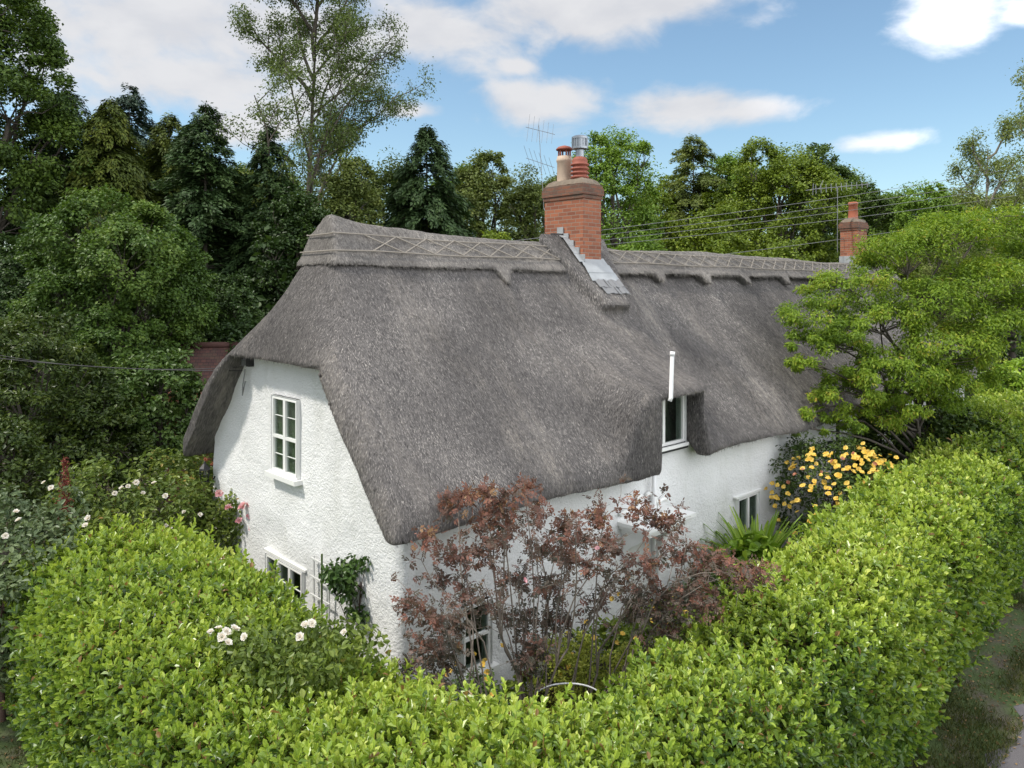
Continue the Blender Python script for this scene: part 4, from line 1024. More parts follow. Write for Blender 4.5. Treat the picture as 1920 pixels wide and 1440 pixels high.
# ------------------------------------------------------------------ bushes and climbers near the house
def bush(name, label, loc, h, rx, n, leaf, mat, seed, cat='shrub', ry=None, zb=.05, lobes=9, six=True, aspect=.55, clump=.3, droop=.25, bark='twig', squash=1., cpl=20, open_=0., lr=.45, group=None, twigs=.3, twig_r=.006):
    return broadleaf(name, label, loc, h, rx, zb*h, n, leaf, mat, seed, lobes, lr, clump, cpl, open_, bark, cat, group, .85, droop, six, ry, max(.02, .02*h), squash, aspect, twigs, None, 'stem', 'foliage', twig_r)
def climber(name, label, pts, rad, n, leaf, mat, seed, stem_pts, cat='climbing plant', bark='twig', aspect=.6, stem_r=.014):
    r = np.random.default_rng(seed); C = np.array(pts); base = np.array(stem_pts[0]); root = place(name, label, cat, base)
    V, F, v = cloud_leaves(C, np.array(rad), n, leaf, leaf*aspect, r, .95, .5, .25, True, .55, r.normal(0, .09, len(C))); emit('foliage', V, F, LM[mat], root, var=v)
    mb = MB(); mb.tube(stem_pts, np.linspace(stem_r, stem_r*.5, len(stem_pts)), 6, False); A = np.array(stem_pts)[r.integers(1, len(stem_pts), len(C))]; q = bez(A, C, r, 5, .05, .06)
    Vt, Ft = tubes(q, np.linspace(stem_r*.6, .002, 5)[None]*np.ones((len(C), 1)), 4); mb.add(Vt, Ft); mb.emit('stem', M[bark], root, True); return root
# trellis on the gable, a cane and the dark climber beside it
tr = MB(); gx = lambda V: np.stack([-V[:, 1], V[:, 0], V[:, 2]], 1)
for y in (1.52, 1.72, 1.92): tr.box((y-.012, .075, .35), (y+.012, .095, 2.04), gx)
for z in np.arange(.5, 2.05, .25): tr.box((1.47, .096, z-.011), (1.97, .112, z+.011), gx)
tre = tr.emit('garden_trellis', plain('grey_white_timber', (.62, .62, .60), .7)); tag(tre, 'pale timber trellis fixed to the white gable wall beside the lower window', 'trellis')
st = MB(); st.tube([(-.30, 1.33, .0), (-.30, 1.33, 1.2), (-.28, 1.36, 2.25)], .014, 7); sto = st.emit('garden_stake', M['green_stem']); tag(sto, 'thin green garden stake rising above the dark climber on the gable', 'stake')
climber('climbing_rose', 'dark green leafy climber on the white gable near the house corner',
        [atp(x_, y_, 9.55+.15*((i*7) % 3)) for i, (x_, y_) in enumerate([(690,1050),(665,1055),(645,1065),(630,1080),(700,1075),(680,1080),(655,1090),(695,1100),(675,1110),(650,1110),(690,1130),(665,1135),(680,1150),(640,1095),(705,1060),(620,1075),(695,1155),(640,1075)])],
        [.13]*18, 1500, .075, 'rose_dark', 81, [at(672, 9.75, 0), at(670, 9.7, .7), at(672, 9.65, 1.4), at(676, 9.6, 1.9)])
cr = climber('climbing_rose', 'pink flowering rose climbing the far left corner of the white gable',
        [atp(x_, y_, 12.2+.12*((i*5) % 3)) for i, (x_, y_) in enumerate([(430,945),(445,930),(425,965),(450,960),(465,965),(435,985),(455,985),(440,1005),(460,1000),(430,1025),(450,1025),(465,980),(420,1000),(445,1045),(432,1060)])],
        [.17]*15, 1300, .07, 'rose', 82, [at(440, 12.5, 0), at(440, 12.5, 1), at(442, 12.4, 1.8), at(445, 12.3, 2.2)])
flowers(cr, [atp(*q, 12.0) for q in ((411,926),(428,952),(448,976),(465,948),(455,950),(470,966),(474,990))], 'rose', .15, 'pink', 5)
# yellow flowering shrub beyond the bed
ys_loc = at(1565, 15.4, 0)
ys_ = broadleaf('yellow_flowered_shrub', 'rounded dark leaved shrub covered in yellow flowers between hedge and house', ys_loc, 2.35, 1.35, .1, 9000, .075, 'potent', 91, 12, .45, .3, 22, 0, 'twig', 'shrub', None, .85, .3, True, 1.2, .05, 1., .5, .3, None, 'stem', 'foliage', .006)
fr = np.random.default_rng(4); fp = []
spots = [(1480,950),(1470,945),(1460,975),(1472,1010),(1463,1000),(1490,1000),(1545,905),(1530,870),(1515,895),(1570,945),(1575,925),(1590,930),(1600,885),(1617,870),(1640,885),(1655,890),(1635,848),(1610,880),(1650,855),(1668,853),(1680,858),(1560,850),(1618,832),(1520,920),(1500,940),(1495,960),(1560,1000),(1620,905),(1640,910),(1645,930),(1550,890),(1585,840)]
for q in spots: fp.append(atp(q[0], q[1], 14.35+.004*max(0, 1000-q[1])+fr.uniform(0, .2)))
for i in range(170):
    a = fr.uniform(2.4, 6.1); e = fr.uniform(-.05, 1.25); fp.append(ys_loc+np.array([1.60*math.cos(a)*math.cos(e), 1.48*math.sin(a)*math.cos(e), 1.25+1.27*math.sin(e)])*np.array([1, 1, 1]))
flowers(ys_, fp, 'open', .105, 'yellow', 8)
flowers(ys_, [atp(x_, y_, 14.6) for x_, y_ in ((1478,905),(1490,890),(1505,880),(1540,885),(1560,865),(1580,860),(1600,850),(1640,870),(1620,920))], 'open', .08, 'rust', 9, 'faded_flower')
# the bright, layered garden tree on the right
AL = at(1720, 17.2, 0)
def al(px, py, d, rx, rz): p = atp(px, py, d)-AL; return (p, (rx, rx, rz*1.02))
lob = [al(1520,590,16.6,.75,.34), al(1600,540,17,.85,.36), al(1700,470,17.4,1.,.40), al(1790,440,17.6,1.1,.42), al(1880,430,18,1.0,.45), al(1560,650,16.3,.8,.34), al(1650,600,16.8,.9,.36), al(1750,560,16.8,1.,.40), al(1850,530,17,1.1,.42),
       al(1545,760,15.9,.55,.28), al(1490,785,15.9,.30,.2), al(1600,730,16.1,.7,.30), al(1680,690,16.2,.9,.34), al(1770,650,16.4,1.,.38), al(1860,620,16.5,.9,.4), al(1640,780,16.4,.6,.3), al(1900,500,18,.8,.5), al(1730,740,16.8,.8,.32), al(1810,700,17,.8,.34), al(1510,680,16.1,.42,.24), al(1640,500,18,.7,.3), al(1505,640,16.2,.45,.25), al(1540,540,17,.45,.25), al(1900,590,17,.8,.5),al(1485,800,15.8,.28,.2),al(1575,800,15.8,.4,.25),al(1690,770,16.,.5,.28),al(1630,700,16.,.6,.28),al(1770,720,16.3,.6,.3),al(1590,620,16.2,.5,.24)]
broadleaf('garden_tree', 'spreading garden tree with tiers of light green pointed leaves over the thatch', AL, 7.4, 3.2, 2.0, 36000, .120, 'acer', 95, clump=.30, cpl=34, bark='bark', flat=.7, droop=.75, six=True, trunk_r=.09, aspect=.36, limb=(.5, .82), twigs=.5, lobe_list=lob)
# plants in the bed between hedge and front wall
def strappy(name, label, loc, n, ln, w, mat, seed, cat='plant', spread=.22):
    r = np.random.default_rng(seed); loc = np.array(loc, float); root = place(name, label, cat, loc); a = r.uniform(0, 6.28, n); o = np.stack([np.cos(a), np.sin(a), 0*a], 1); b = loc+o*r.uniform(0, spread, (n, 1)); L = ln*r.uniform(.7, 1.15, n)
    t = np.linspace(0, 1, 7); lean = r.uniform(.25, .75, n)
    P = b[:, None]+o[:, None]*(L*lean)[:, None, None]*(t**1.5)[None, :, None]; P[:, :, 2] += L[:, None]*(t-.62*lean[:, None]*t**2.2)
    S = np.stack([-o[:, 1], o[:, 0], 0*a], 1); wd = w*(np.sin(np.clip(t*.92+.06, 0, 1)*math.pi)**.6+.05)
    V = np.stack([P-S[:, None]*wd[None, :, None]*.5, P+np.array([0, 0, -.25])*wd[None, :, None], P+S[:, None]*wd[None, :, None]*.5], 2).reshape(-1, 3); idx = np.arange(n*21).reshape(n, 7, 3)
    F = np.concatenate([np.stack([idx[:, :-1, k], idx[:, :-1, k+1], idx[:, 1:, k+1], idx[:, 1:, k]], -1).reshape(-1, 4) for k in (0, 1)])
    emit('leaves', V, F, LM[mat], root, var=np.repeat(np.clip(r.normal(.55, .2, n), 0, 1), 21)); return root
strappy('strap_leaved_plant', 'clump of arching strap shaped green leaves under the small ground floor window', at(1420, 13.6, .1), 170, 1.7, .065, 'lush', 101)
bush('broad_leaved_plant', 'broad glossy leaved green plant beside the strap leaves below the window', at(1405, 12.9, 0), 1.35, .65, 900, .20, 'lush', 102, 'plant', aspect=.75, lobes=7)
for i, (px, d, h_, rx, mat, lab, lf, n) in enumerate([
    (1130, 10.3, .95, .75, 'bed', 'green perennial plants behind the right canes of the plum leaved rose', .075, 2600), (1240, 11.2, .95, .8, 'bed', 'green leafy plants in front of the door of the cottage', .08, 2600),
    (1310, 12.4, .85, .7, 'shrub', 'low white flecked bush at the foot of the front wall', .06, 2200), (1370, 11.6, .95, .5, 'lush', 'yellow green bushy plant against the inner side of the hedge', .07, 1800),
    (880, 9.0, 1.05, .55, 'shrub', 'grey green perennial at the wall below the nearer front window', .06, 1800), (1010, 9.5, .95, .6, 'bed', 'low green plants at the wall just left of the lime flowers', .07, 1800),
    (1290, 10.2, .8, .55, 'potent', 'dark low bush by the gravel path inside the hedge', .06, 1700), (960, 8.5, .9, .5, 'rose_dark', 'dark leaved low plant at the foot of the plum leaved rose', .07, 1300)]):
    pb = bush('perennial_plant', lab, at(px, d, 0), h_, rx, n, lf, mat, 110+i, 'plant', lobes=8)
    rr = np.random.default_rng(200+i)
    if i in (0, 1, 4, 5):
        flowers(pb, [at(px, d, 0)+np.array([rr.normal(0, rx*.5), rr.normal(0, rx*.5), h_*rr.uniform(.9, 1.12)]) for _ in range(9)], 'daisy', .075, 'yellow', 300+i)
    if i == 2:
        flowers(pb, [at(px, d, 0)+np.array([rr.normal(0, rx*.5), rr.normal(0, rx*.5), h_*rr.uniform(.85, 1.05)]) for _ in range(26)], 'daisy', .05, 'white', 310)
for px, py, d, lab in ((1172, 1222, 9.2, 'lime yellow frothy flowering clump right of the rose canes'), (1085, 1215, 9.3, 'lime yellow frothy flowering clump between the rose canes'), (1035, 1205, 9.5, 'small lime yellow clump left of the larger lime ones')):
    d -= .45; z = hgt(py-45, d); bush('lime_flowered_plant', lab, at(px, d, 0), z, .38, 2600, .035, 'lime', int(px), 'plant', lobes=8, six=False, aspect=.8)
bush('pink_ground_cover', 'pinkish low flowering plant at the inner foot of the hedge', at(1325, 10.9, 0), .75, .5, 2600, .04, 'pinkbed', 131, 'plant', six=False, aspect=.8)
hoop = MB(); t = np.linspace(-1.2, 1.25, 16); c = atp(1065, 1290, 8.0); hoop.tube(np.stack([c+VR*.36*math.sin(a)+np.array([0, 0, .16*math.cos(a)-.11]) for a in t]), .009, 7); ho = hoop.emit('garden_hoop', M['white_pipe'], None, True); tag(ho, 'white curved garden hoop behind the foot of the plum leaved rose', 'garden hoop')
hoop = None
# white rose growing through the hedge
wr = climber('white_rose', 'white flowered rambling rose growing through the top of the left hedge', [atp(x_, y_, 3.40*FPX/(y_-545)) for x_, y_, hgt_d in [(430,1195,7.95),(470,1200,7.9),(510,1215,7.75),(550,1225,7.65),(590,1200,7.8),(620,1195,7.85),(640,1230,7.6),(480,1240,7.6),(530,1260,7.45),(580,1265,7.4),(560,1180,8.0),(450,1225,7.7),(610,1250,7.5),(660,1185,7.95),(690,1210,7.75)]],
        [.21]*15, 1700, .068, 'rose', 84, [at(560, 7.9, 0), at(560, 7.9, 1.), at(555, 7.85, 1.9), at(550, 7.8, 2.1)], 'rose bush', 'green_stem')
flowers(wr, [atp(q[0], q[1], 3.22*FPX/(q[1]-545)) for q in ((395,1185,7.95),(410,1178,8.0),(416,1195,7.9),(428,1205,7.8),(458,1195,7.85),(440,1180,7.9),(572,1172,7.9),(585,1170,7.9),(562,1195,7.75),(645,1186,7.9),(425,1185,7.9))], 'rose', .088, 'white', 12)
# rose bushes and other planting beyond the left hedge
def rosebush(lab, px, d, h_, rx, mat, n, seed, fl, fmat, lf=.09, fs=.085):
    b = bush('rose_bush', lab, at(px, d, 0), h_, rx, n, lf, mat, seed, 'rose bush', lobes=11, clump=.30, open_=.12, cpl=24)
    if fl: flowers(b, [atp(x_, y_, d-rx*.9) for x_, y_ in fl], 'rose', fs, fmat, seed)
rosebush('grey green leaved rose bush at the left hedge end with blush flowers', 60, 10.8, 2.85, 1.25, 'grey_rose', 5200, 141, [(82,905),(95,915),(30,960),(160,985),(35,975)], 'white')
rosebush('grey green leaved rose bush low at the picture left behind the hedge side', 5, 9.9, 2.35, .9, 'grey_rose', 2600, 142, [(10,1005)], 'white')
rosebush('tall loose rose bush with pale pink flowers left of the white gable', 285, 12.6, 2.85, 1.5, 'rose', 8500, 143, [(228,915),(255,905),(288,906),(215,925),(310,930),(268,925),(240,912)], 'white')
rosebush('rose bush with fading flowers between the hedge and the gable corner', 360, 12.6, 2.35, .95, 'rose', 3600, 144, [(312,985),(320,990),(345,960),(375,965)], 'white')
rosebush('blue green leaved bush in the middle of the roses on the left', 185, 11.0, 2.4, .95, 'rose', 4200, 145, [(165,972)], 'white')
rosebush('reddish tipped bush close under the back eave of the thatch', 395, 16.2, 3.0, .7, 'rose', 2200, 146, [(398,870),(405,880),(392,885),(385,862)], 'rust', .09, .10)
# crimson plume
pr = np.random.default_rng(31); pl = at(122, 11.2, 0); rt = place('crimson_plant', 'tall crimson stemmed plant standing above the roses on the left', 'plant', pl)
mb = MB(); mb.tube([pl, pl+np.array([.02, 0, 1.5]), pl+np.array([-.02, .03, 3.15])], [.02, .016, .006], 6); mb.emit('stem', plain('crimson_stem', (.13, .022, .02), .6), rt)
zz = pr.uniform(2.1, 3.2, 420); wv = .015+.10*np.clip((3.2-zz)/1.1, 0, 1); P = pl+np.stack([pr.normal(0, 1, 420)*wv*.6, pr.normal(0, 1, 420)*wv*.6, zz], 1); V, F = leaves6(P, unit(pr.normal(0, 1, (420, 3))+np.array([0, 0, .3])), rdir(pr, 420), .05, .022); emit('foliage', V, F, LM['red'], rt, var=np.repeat(pr.random(420), 6))
# wall lantern at the gable corner
ln_ = empty('wall_lantern', (-.16, 5.42, 2.55)); tag(ln_, 'small black wall lantern at the far corner of the white gable', 'lantern')
m_ = MB(); m_.lathe((-.2, 5.42, 2.42), [(.05, 0), (.075, .01), (.075, .03)], 6); m_.lathe((-.2, 5.42, 2.64), [(.10, 0), (.09, .03), (.03, .10), (.012, .14), (0, .15)], 6); 
for k in range(6): a = k*math.pi/3; m_.tube([(-.2+.066*math.cos(a), 5.42+.066*math.sin(a), 2.44), (-.2+.088*math.cos(a), 5.42+.088*math.sin(a), 2.65)], .006, 4)
m_.tube([(-.02, 5.42, 2.5), (-.1, 5.42, 2.36), (-.2, 5.42, 2.42)], .012, 5); m_.emit('frame', M['black'], ln_); m_ = MB(); m_.lathe((-.2, 5.42, 2.45), [(.055, 0), (.078, .19)], 6); m_.emit('pane', M['glass'], ln_)
# grass and fallen leaves on the verges
gr = np.random.default_rng(71); n = 60000
k = gr.random(n) < .62; gx_ = np.where(k, gr.uniform(3.6, 13, n), gr.uniform(-4.1, -2.95, n)); gy_ = np.where(k, gr.uniform(-5.05, -3.6, n), gr.uniform(-1., 7.5, n)); P = np.stack([gx_, gy_, np.full(n, .006)], 1); ok = vnoise(P, 1.2, 3)+gr.normal(0, .25, n) > -.02; P = P[ok]; n = len(P)
V, F = leaves4(P, unit(gr.normal(0, .55, (n, 3))+np.array([0, 0, 1.])), rdir(gr, n), gr.uniform(.04, .11, n), .009, 0); go = emit('grass', V, F, LM['grass'], None, var=np.repeat(gr.random(n), 4)); tag(go, 'short grass on the worn verge between hedge and lane', 'grass', None, 'stuff')
n = 2600; k = gr.random(n) < .6; P = np.stack([np.where(k, gr.uniform(3.5, 16, n), gr.uniform(-4.2, -2.9, n)), np.where(k, gr.uniform(-5.2, -3.6, n), gr.uniform(-1, 7, n)), np.full(n, .02)], 1)
V, F = leaves6(P, unit(gr.normal(0, 1, (n, 3))*np.array([1, 1, .1])), unit(gr.normal(0, .3, (n, 3))+np.array([0, 0, 1.])), gr.uniform(.03, .06, n), .025); lo = emit('fallen_leaves', V, F, LM['litter'], None, var=np.repeat(gr.random(n), 6)); tag(lo, 'brown fallen leaves scattered on the verge', 'leaves', None, 'stuff')

# ------------------------------------------------------------------ trees and shrubs round the house, back to front by depth
BL = broadleaf
def T(px, d, top, rad_px): return at(px, d), hgt(top, d), rad_px/FPX*d
# --- left
l, h, r_ = T(-70, 31, -190, 235); BL('oak_tree', 'huge dark oak rising out of the picture top at the far left', l, h, r_, 2.5, 46000, .24, 'oak_dark', 1, 20, .36, .22, 30, .08)
l, h, r_ = T(60, 27, 395, 120); BL('broadleaf_tree', 'dark rounded tree low in front of the big oak at the left', l, h, r_, .8, 17000, .19, 'deep', 2, 11)
l, h, r_ = T(120, 35, 150, 95); conifer('conifer_tree', 'dark shaggy conifer half hidden by the oak on the left', l, h, r_*1.87, 312, 27599, 'conifer', 3, .50, .55)
l, h, r_ = T(205, 32, 178, 85); conifer('conifer_tree', 'golden green drooping cypress right of the big oak', l, h, r_*1.99, 312, 31279, 'gold_con', 4, .46, .75)
l, h, r_ = T(242, 37, 152, 70); conifer('conifer_tree', 'blue green cypress with a pointed top behind the golden one', l, h, r_*1.99, 288, 27599, 'blue_con', 5, .46, .5)
l, h, r_ = T(318, 34, 205, 60); conifer('conifer_tree', 'narrow green conifer between the blue cypress and the tall cypress', l, h, r_*2.05, 264, 23919, 'gold_con', 6, .44, .6)
l, h, r_ = T(385, 30, 188, 85); conifer('conifer_tree', 'tall dark green cypress left of the sparse ash', l, h, r_*1.82, 336, 36800, 'conifer', 7, .42, .35)
l, h, r_ = T(290, 40, 225, 90); BL('broadleaf_tree', 'mid green tree seen in the gaps behind the cypresses', l, h, r_, 2, 13000, .24, 'round', 8, 11)
l, h, r_ = T(232, 21.5, 328, 168); BL('round_tree', 'big round leafy tree with a sunlit pale top at the left', l, h, r_, 1.4, 46000, .150, 'round', 9, 26, .36, .24, 34, 0., trunk_r=.10)
l, h, r_ = T(410, 25, 470, 95); BL('broadleaf_tree', 'dark shaded tree right of the round tree above the tiled roof', l, h, r_, .5, 15000, .17, 'deep', 10, 11)
l, h, r_ = T(505, 31, 228, 60); conifer('conifer_tree', 'slim dark conifer left of the ash trunk', l, h, r_*2.16, 288, 25759, 'conifer', 11, .42, .5)
l, h, r_ = T(470, 36, 275, 70); BL('broadleaf_tree', 'pale green tree peeping out between the conifers left of the ash', l, h, r_, 3, 9000, .22, 'birch', 12, 9)
l, h, r_ = T(170, 41, 205, 80); BL('broadleaf_tree', 'dark green tree between the oak and the blue cypress', l, h, r_, 3, 10000, .24, 'oak_dark', 50, 11)
l, h, r_ = T(350, 39, 235, 85); BL('broadleaf_tree', 'green crown behind the tall cypress at its left', l, h, r_, 3, 10000, .24, 'oak_dark', 51, 11)
l, h, r_ = T(440, 40, 262, 80); BL('broadleaf_tree', 'green crown in the dip between the tall cypress and the slim conifer', l, h, r_, 3, 10000, .24, 'round', 52, 11)
# the tall open ash
l, h, r_ = T(592, 33, -75, 175); grown('ash_tree', 'tall sparse ash with open see through crown against the clouds', l, h, 23, 'ash', 46000, .13, .80, 5, .20, .46, 'tree', .42, (18, 7, 5, 3), 0., 'bark', .45, .8, (.36, .42, .5, .55), .20, 3)
l, h, r_ = T(560, 29, 300, 95); BL('broadleaf_tree', 'dark ivy coloured tree in front of the ash trunk', l, h, r_, 1, 17000, .19, 'deep', 14, 12)
l, h, r_ = T(655, 31, 235, 80); BL('broadleaf_tree', 'loose grey green tree right of the ash trunk', l, h, r_, 2, 14000, .18, 'dull', 15, 12, open_=.2)
l, h, r_ = T(700, 27, 375, 90); BL('broadleaf_tree', 'dark bushy tree right behind the tip of the thatched ridge', l, h, r_, .5, 13000, .17, 'oak_dark', 16, 11)
l, h, r_ = T(735, 41, 240, 70); BL('broadleaf_tree', 'bright leaved tree with spiky top left of the spruce', l, h, r_, 2, 11000, .24, 'ash', 17, 11)
l, h, r_ = T(800, 33, 232, 88); conifer('conifer_tree', 'broad dark spruce above the ridge left of the brick chimney', l, h, r_*1.82, 384, 40480, 'conifer', 18, .44, .6)
l, h, r_ = T(905, 41, 238, 85); BL('broadleaf_tree', 'dull olive round topped tree left of the brick chimney', l, h, r_, 2, 17000, .23, 'dull', 19, 13)
l, h, r_ = T(985, 37, 262, 60); BL('broadleaf_tree', 'thin grey green tree right behind the grid aerials', l, h, r_, 1.5, 10000, .2, 'dull', 20, 10, open_=.25)
l, h, r_ = T(930, 30, 385, 75); BL('broadleaf_tree', 'low light green tree just over the ridge left of the chimney', l, h, r_, .5, 10000, .18, 'beech', 21, 10)
# --- behind the chimney and to the right
l, h, r_ = T(1150, 37, 180, 112); BL('oak_tree', 'open crowned bright oak standing above the brick chimney', l, h, r_, 3.5, 15000, .20, 'oak', 22, 15, .30, .25, 20, .15, top=.9)
l, h, r_ = T(1080, 40, 290, 70); BL('broadleaf_tree', 'mid green tree directly behind the chimney pots', l, h, r_, 1.5, 12000, .22, 'oak', 23, 10)
l, h, r_ = T(1215, 43, 300, 75); BL('broadleaf_tree', 'shaded tree below the right side of the open oak', l, h, r_, 1, 12000, .22, 'beech', 24, 10)
l, h, r_ = T(1300, 47, 248, 60); conifer('conifer_tree', 'faint larch like conifer between the oak and the broad beech', l, h, r_*2.16, 312, 25759, 'dull', 25, .5, .3)
l, h, r_ = T(1460, 41, 222, 138); BL('beech_tree', 'broad domed beech with the highest crown right of the chimney', l, h, r_, 1.5, 40000, .22, 'beech', 26, 20, .36, .22, 30)
l, h, r_ = T(1385, 50, 238, 70); BL('broadleaf_tree', 'darker tree top at the left shoulder of the beech', l, h, r_, 3, 11000, .26, 'oak', 27, 11)
l, h, r_ = T(1530, 50, 228, 70); BL('broadleaf_tree', 'dark crown at the right shoulder of the beech', l, h, r_, 3, 11000, .26, 'oak_dark', 28, 11)
l, h, r_ = T(1335, 33, 335, 95); BL('broadleaf_tree', 'yellow green leafy tree below the beech over the ridge', l, h, r_, .5, 16000, .18, 'beech', 29, 12)
l, h, r_ = T(1210, 30, 395, 75); BL('broadleaf_tree', 'bright low tree just over the ridge right of the chimney', l, h, r_, .5, 11000, .17, 'oak', 30, 10)
l, h, r_ = T(1470, 31, 405, 80); BL('broadleaf_tree', 'low shady tree over the ridge left of the small chimney', l, h, r_, .5, 12000, .18, 'beech', 31, 10)
l, h, r_ = T(1610, 46, 285, 65); BL('broadleaf_tree', 'dark green tree behind the yagi aerial', l, h, r_, 1.5, 12000, .25, 'oak_dark', 32, 11)
l, h, r_ = T(1675, 48, 318, 55); BL('broadleaf_tree', 'small dark tree right of the yagi aerial', l, h, r_, 1.5, 9000, .25, 'oak_dark', 33, 9)
l, h, r_ = T(1740, 40, 295, 70); BL('broadleaf_tree', 'fresh green tree left of the wispy birch', l, h, r_, 1, 13000, .2, 'oak', 34, 11)
l, h, r_ = T(1640, 33, 395, 70); BL('broadleaf_tree', 'mid green tree right behind the small chimney', l, h, r_, .5, 11000, .18, 'beech', 35, 10)
l, h, r_ = T(1760, 34, 350, 75); BL('broadleaf_tree', 'pale willow like tree above the garden tree', l, h, r_, .5, 11000, .18, 'birch', 37, 10, open_=.15, droop=.7, aspect=.35)
l, h, r_ = T(1860, 31, 232, 95); grown('birch_tree', 'wispy pale birch with hanging twigs at the right edge', l, h, 36, 'birch', 15000, .12, .55, 5, .14, .30, 'tree', .3, (12, 5, 4, 3), .10, 'bark_pale', .4, 1.2, (.33, .42, .5, .55), .05, 2)
l, h, r_ = T(1935, 26, 130, 60); grown('birch_tree', 'second birch cut off by the right edge with bare twigs at its top', l, h, 38, 'birch', 8000, .11, .5, 5, .12, .28, 'tree', .3, (10, 5, 4, 3), .08, 'bark_pale', .4, 1.2, (.26, .42, .5, .55), .05, 2)
l, h, r_ = T(1905, 21, 640, 55); BL('evergreen_shrub', 'bright green evergreen at the right edge beyond the hedge', l, h, r_*1.3, .2, 7000, .12, 'lush', 39, 9, cat='shrub')
l, h, r_ = T(1650, 18.5, 750, 80); BL('evergreen_shrub', 'dark green shrub under the garden tree by the house wall', l, h, r_, .1, 7000, .12, 'potent', 40, 9, cat='shrub')
l, h, r_ = T(1755, 17.6, 735, 95); BL('evergreen_shrub', 'dark leafy shrub between the garden tree trunk and the far hedge', l, h, r_, .1, 8000, .12, 'potent', 53, 10, cat='shrub')
# crowns filling the gaps of the tree line further back
FAR = [(640, 45, 262, 75, 'dull', 'hazy green crown far behind the loose grey green tree'), (860, 47, 262, 75, 'oak', 'green crown far back between the spruce and the olive tree'), (1040, 48, 285, 75, 'dull', 'dim green crown far behind the grid aerials'),
       (1245, 50, 285, 75, 'beech', 'yellowish crown far back between the open oak and the larch'), (1345, 46, 290, 70, 'beech', 'leafy crown between the larch and the broad beech'), (1580, 52, 268, 70, 'beech', 'rounded crown far behind the beech at its right'),
       (1700, 52, 305, 75, 'oak', 'low crown far back between the small chimney and the birch'), (1800, 44, 300, 75, 'birch', 'pale crown behind the wispy birch'), (1900, 40, 320, 80, 'birch', 'pale crown low behind the two birches'), (520, 46, 268, 80, 'oak', 'green crown far back between the slim conifer and the ash')]
for i, (px, d, top, rad, mat, lab) in enumerate(FAR):
    l, h, r_ = T(px, d, top, rad); BL('broadleaf_tree', lab, l, h, r_, 1.5, 9000, .24, mat, 60+i, 11)
# --- left foreground shrubs
l, h, r_ = T(60, 16.5, 545, 150); BL('large_shrub', 'large yellow green tinged evergreen shrub at the left edge', l, h, r_, .2, 21000, .105, 'laurel', 41, 15, cat='shrub', six=True, aspect=.45)
l, h, r_ = T(175, 16.8, 720, 115); BL('large_shrub', 'dark rounded shrub below the yellow green shrub on the left', l, h, r_, .1, 15000, .09, 'laurel', 42, 12, cat='shrub')
l, h, r_ = T(-10, 14.5, 730, 90); BL('large_shrub', 'dark shrub at the left edge behind the roses', l, h, r_*1.2, .1, 11000, .09, 'laurel', 43, 11, cat='shrub')
l, h, r_ = T(300, 18.5, 622, 105); BL('large_shrub', 'glossy dark shrub in front of the red tiled roof', l, h, r_, .2, 14000, .11, 'shrub', 44, 12, cat='shrub', six=True)
l, h, r_ = T(215, 20.5, 660, 70); BL('large_shrub', 'fern green shrub between the two dark shrubs on the left', l, h, r_, .2, 9000, .12, 'shrub', 45, 10, cat='shrub')
l, h, r_ = T(455, 22.5, 560, 70); BL('large_shrub', 'shaded shrub behind the hip end of the thatch', l, h, r_, .2, 9000, .14, 'deep', 46, 10, cat='shrub')
l, h, r_ = T(350, 26, 480, 85); BL('broadleaf_tree', 'deeply shaded tree between the round tree and the thatch', l, h, r_, .3, 12000, .16, 'deep', 47, 10)
# dark wood closing the view below the crowns
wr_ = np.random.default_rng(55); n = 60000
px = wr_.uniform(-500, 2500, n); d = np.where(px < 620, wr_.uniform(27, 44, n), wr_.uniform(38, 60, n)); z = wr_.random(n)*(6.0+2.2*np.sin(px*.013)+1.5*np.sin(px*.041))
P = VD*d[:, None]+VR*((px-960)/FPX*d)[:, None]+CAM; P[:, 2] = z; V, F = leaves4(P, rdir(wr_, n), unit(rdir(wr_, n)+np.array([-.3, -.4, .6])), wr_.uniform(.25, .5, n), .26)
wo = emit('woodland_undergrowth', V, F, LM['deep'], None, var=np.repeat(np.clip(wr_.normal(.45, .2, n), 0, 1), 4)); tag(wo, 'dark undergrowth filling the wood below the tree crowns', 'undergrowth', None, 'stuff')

# ------------------------------------------------------------------ outbuilding with a red tiled roof
def tile_mat():
    m = NT('red_clay_tiles'); uv = m.uv(); p = m.pos(); b = m.n('ShaderNodeTexBrick'); m.l(uv, b.inputs['Vector'])
    for k, v in (('Scale', 1.), ('Mortar Size', .008), ('Brick Width', .17), ('Row Height', .11)): b.inputs[k].default_value = v
    b.inputs['Color1'].default_value = (.10, .042, .033, 1); b.inputs['Color2'].default_value = (.065, .032, .028, 1); b.inputs['Mortar'].default_value = (.03, .02, .02, 1)
    m.l(m.mixc(m.rng(m.noise(p, 3, 5), .5, .75, 0, .5), b.outputs['Color'], (.09, .085, .05)), m.b.inputs['Base Color']); m.set(Roughness=.9); m.l(m.bump(m.math('SUBTRACT', 1., b.outputs['Fac']), .8, .03), m.b.inputs['Normal']); return m.m
M['ridge_tile'] = plain('old_ridge_tile', (.09, .042, .034), .85)
O = at(385, 21.5, 0); ob = empty('outbuilding', O); tag(ob, 'small outbuilding with an old red tiled roof glimpsed behind the thatch', 'outbuilding')
ux, uy = VR*.97+VD*.24, VD*.97-VR*.24
def ol(a, b, z): p = O+ux*a+uy*b; p[2] = z; return p
q = MB(); q.box((-.8, -1.2, 0), (2.6, 2.0, 2.95), lambda V: np.array([ol(*v) for v in V])); q.emit('wall', M['brick'], ob, uvbox=True)
zr_, ze = hgt(646, 22.5), hgt(646, 22.5)-1.75
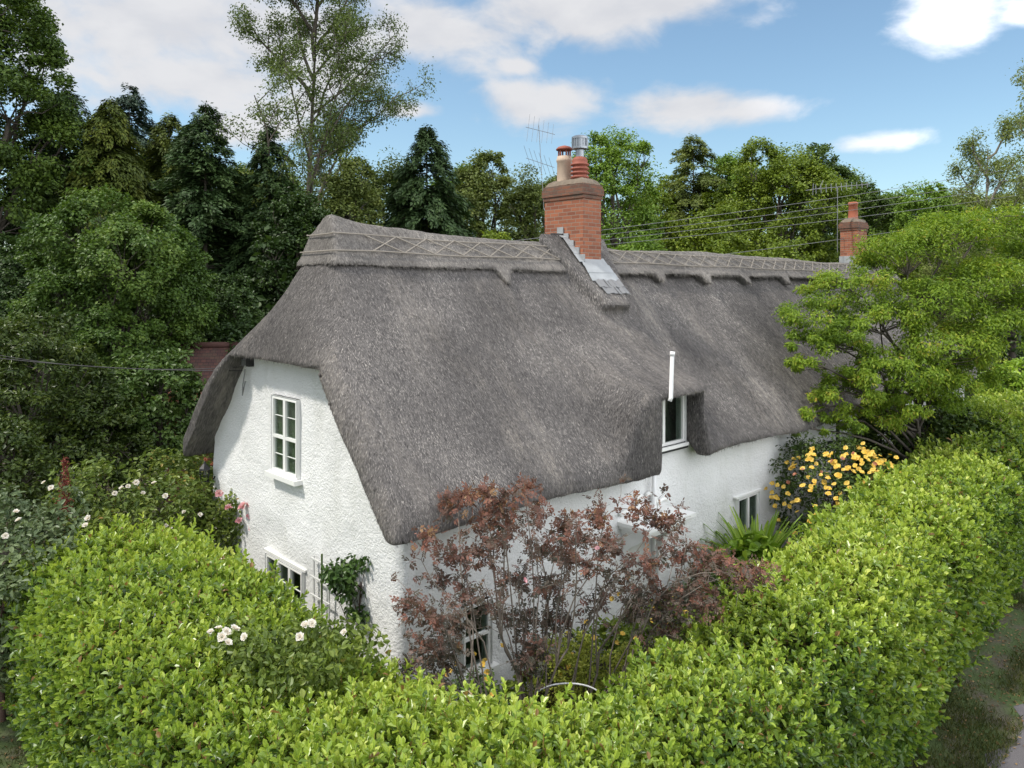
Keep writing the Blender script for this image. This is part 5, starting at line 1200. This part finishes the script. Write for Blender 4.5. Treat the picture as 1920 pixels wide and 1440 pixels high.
Vr = np.array([ol(-1.05, -1.5, ze), ol(2.9, -1.5, ze), ol(2.9, .4, zr_), ol(-1.05, .4, zr_), ol(2.9, 2.3, ze), ol(-1.05, 2.3, ze)]); Vr = np.concatenate([Vr, Vr-np.array([0, 0, .09])])
Fr = [[0, 1, 2, 3], [3, 2, 4, 5], [7, 6, 9, 8], [8, 9, 11, 10], [0, 6, 7, 1], [4, 10, 11, 5], [1, 7, 8, 2], [2, 8, 10, 4], [0, 3, 9, 6], [3, 5, 11, 9]]; uvq = []
loc_uv = {0: (-1.9, 0), 1: (2.9, 0), 2: (2.9, 2.35), 3: (-1.9, 2.35), 4: (2.9, 0), 5: (-1.9, 0)}
for f in Fr: uvq += [loc_uv[i % 6] for i in f]
emit('roof', Vr, np.array(Fr), tile_mat(), ob, uv=uvq)
q = MB(); q.tube([ol(-1.07, .4, zr_+.02), ol(2.92, .4, zr_+.02)], .10, 10); q.emit('ridge_tile', M['ridge_tile'], ob, True)

# ------------------------------------------------------------------ wires
def wire(lab, A, B, sag, mat, r0=.011, grp=None):
    t = np.linspace(0, 1, 24)[:, None]; P = A*(1-t)+B*t; P[:, 2] -= sag*4*(t*(1-t))[:, 0]; m = MB(); m.tube(P, r0, 5); o = m.emit('overhead_wire', M[mat]); tag(o, lab, 'wire', grp)
for i, (ya, yb, lab) in enumerate([(440, 296, 'topmost of the overhead wires crossing behind the small chimney'), (447, 318, 'second highest overhead wire crossing behind the small chimney'), (456, 332, 'third of the overhead wires from the top, crossing behind the small chimney'), (463, 352, 'fourth overhead wire from the top on the right of the brick chimney')]):
    wire(lab, atp(960, ya+12, 21), atp(2050, yb-8, 29), .18, 'pale_wire', .008, 'overhead wires right of the chimney')
wire('lowest overhead wire running just above the far ridge to the small chimney', atp(1330, 480, 23.5), atp(2050, 372, 29), .12, 'pale_wire', .008, 'overhead wires right of the chimney')
wire('dark cable running from the left edge to the top of the white gable', atp(-120, 656, 13.2), np.array([-.09, 4.18, 4.42]), .10, 'wire', .007)
wire('thin slack cable above the dark one at the left edge', atp(-120, 640, 14.5), np.array([-.10, 4.2, 4.48]), .22, 'wire', .006)
print('objects', len(bpy.data.objects))
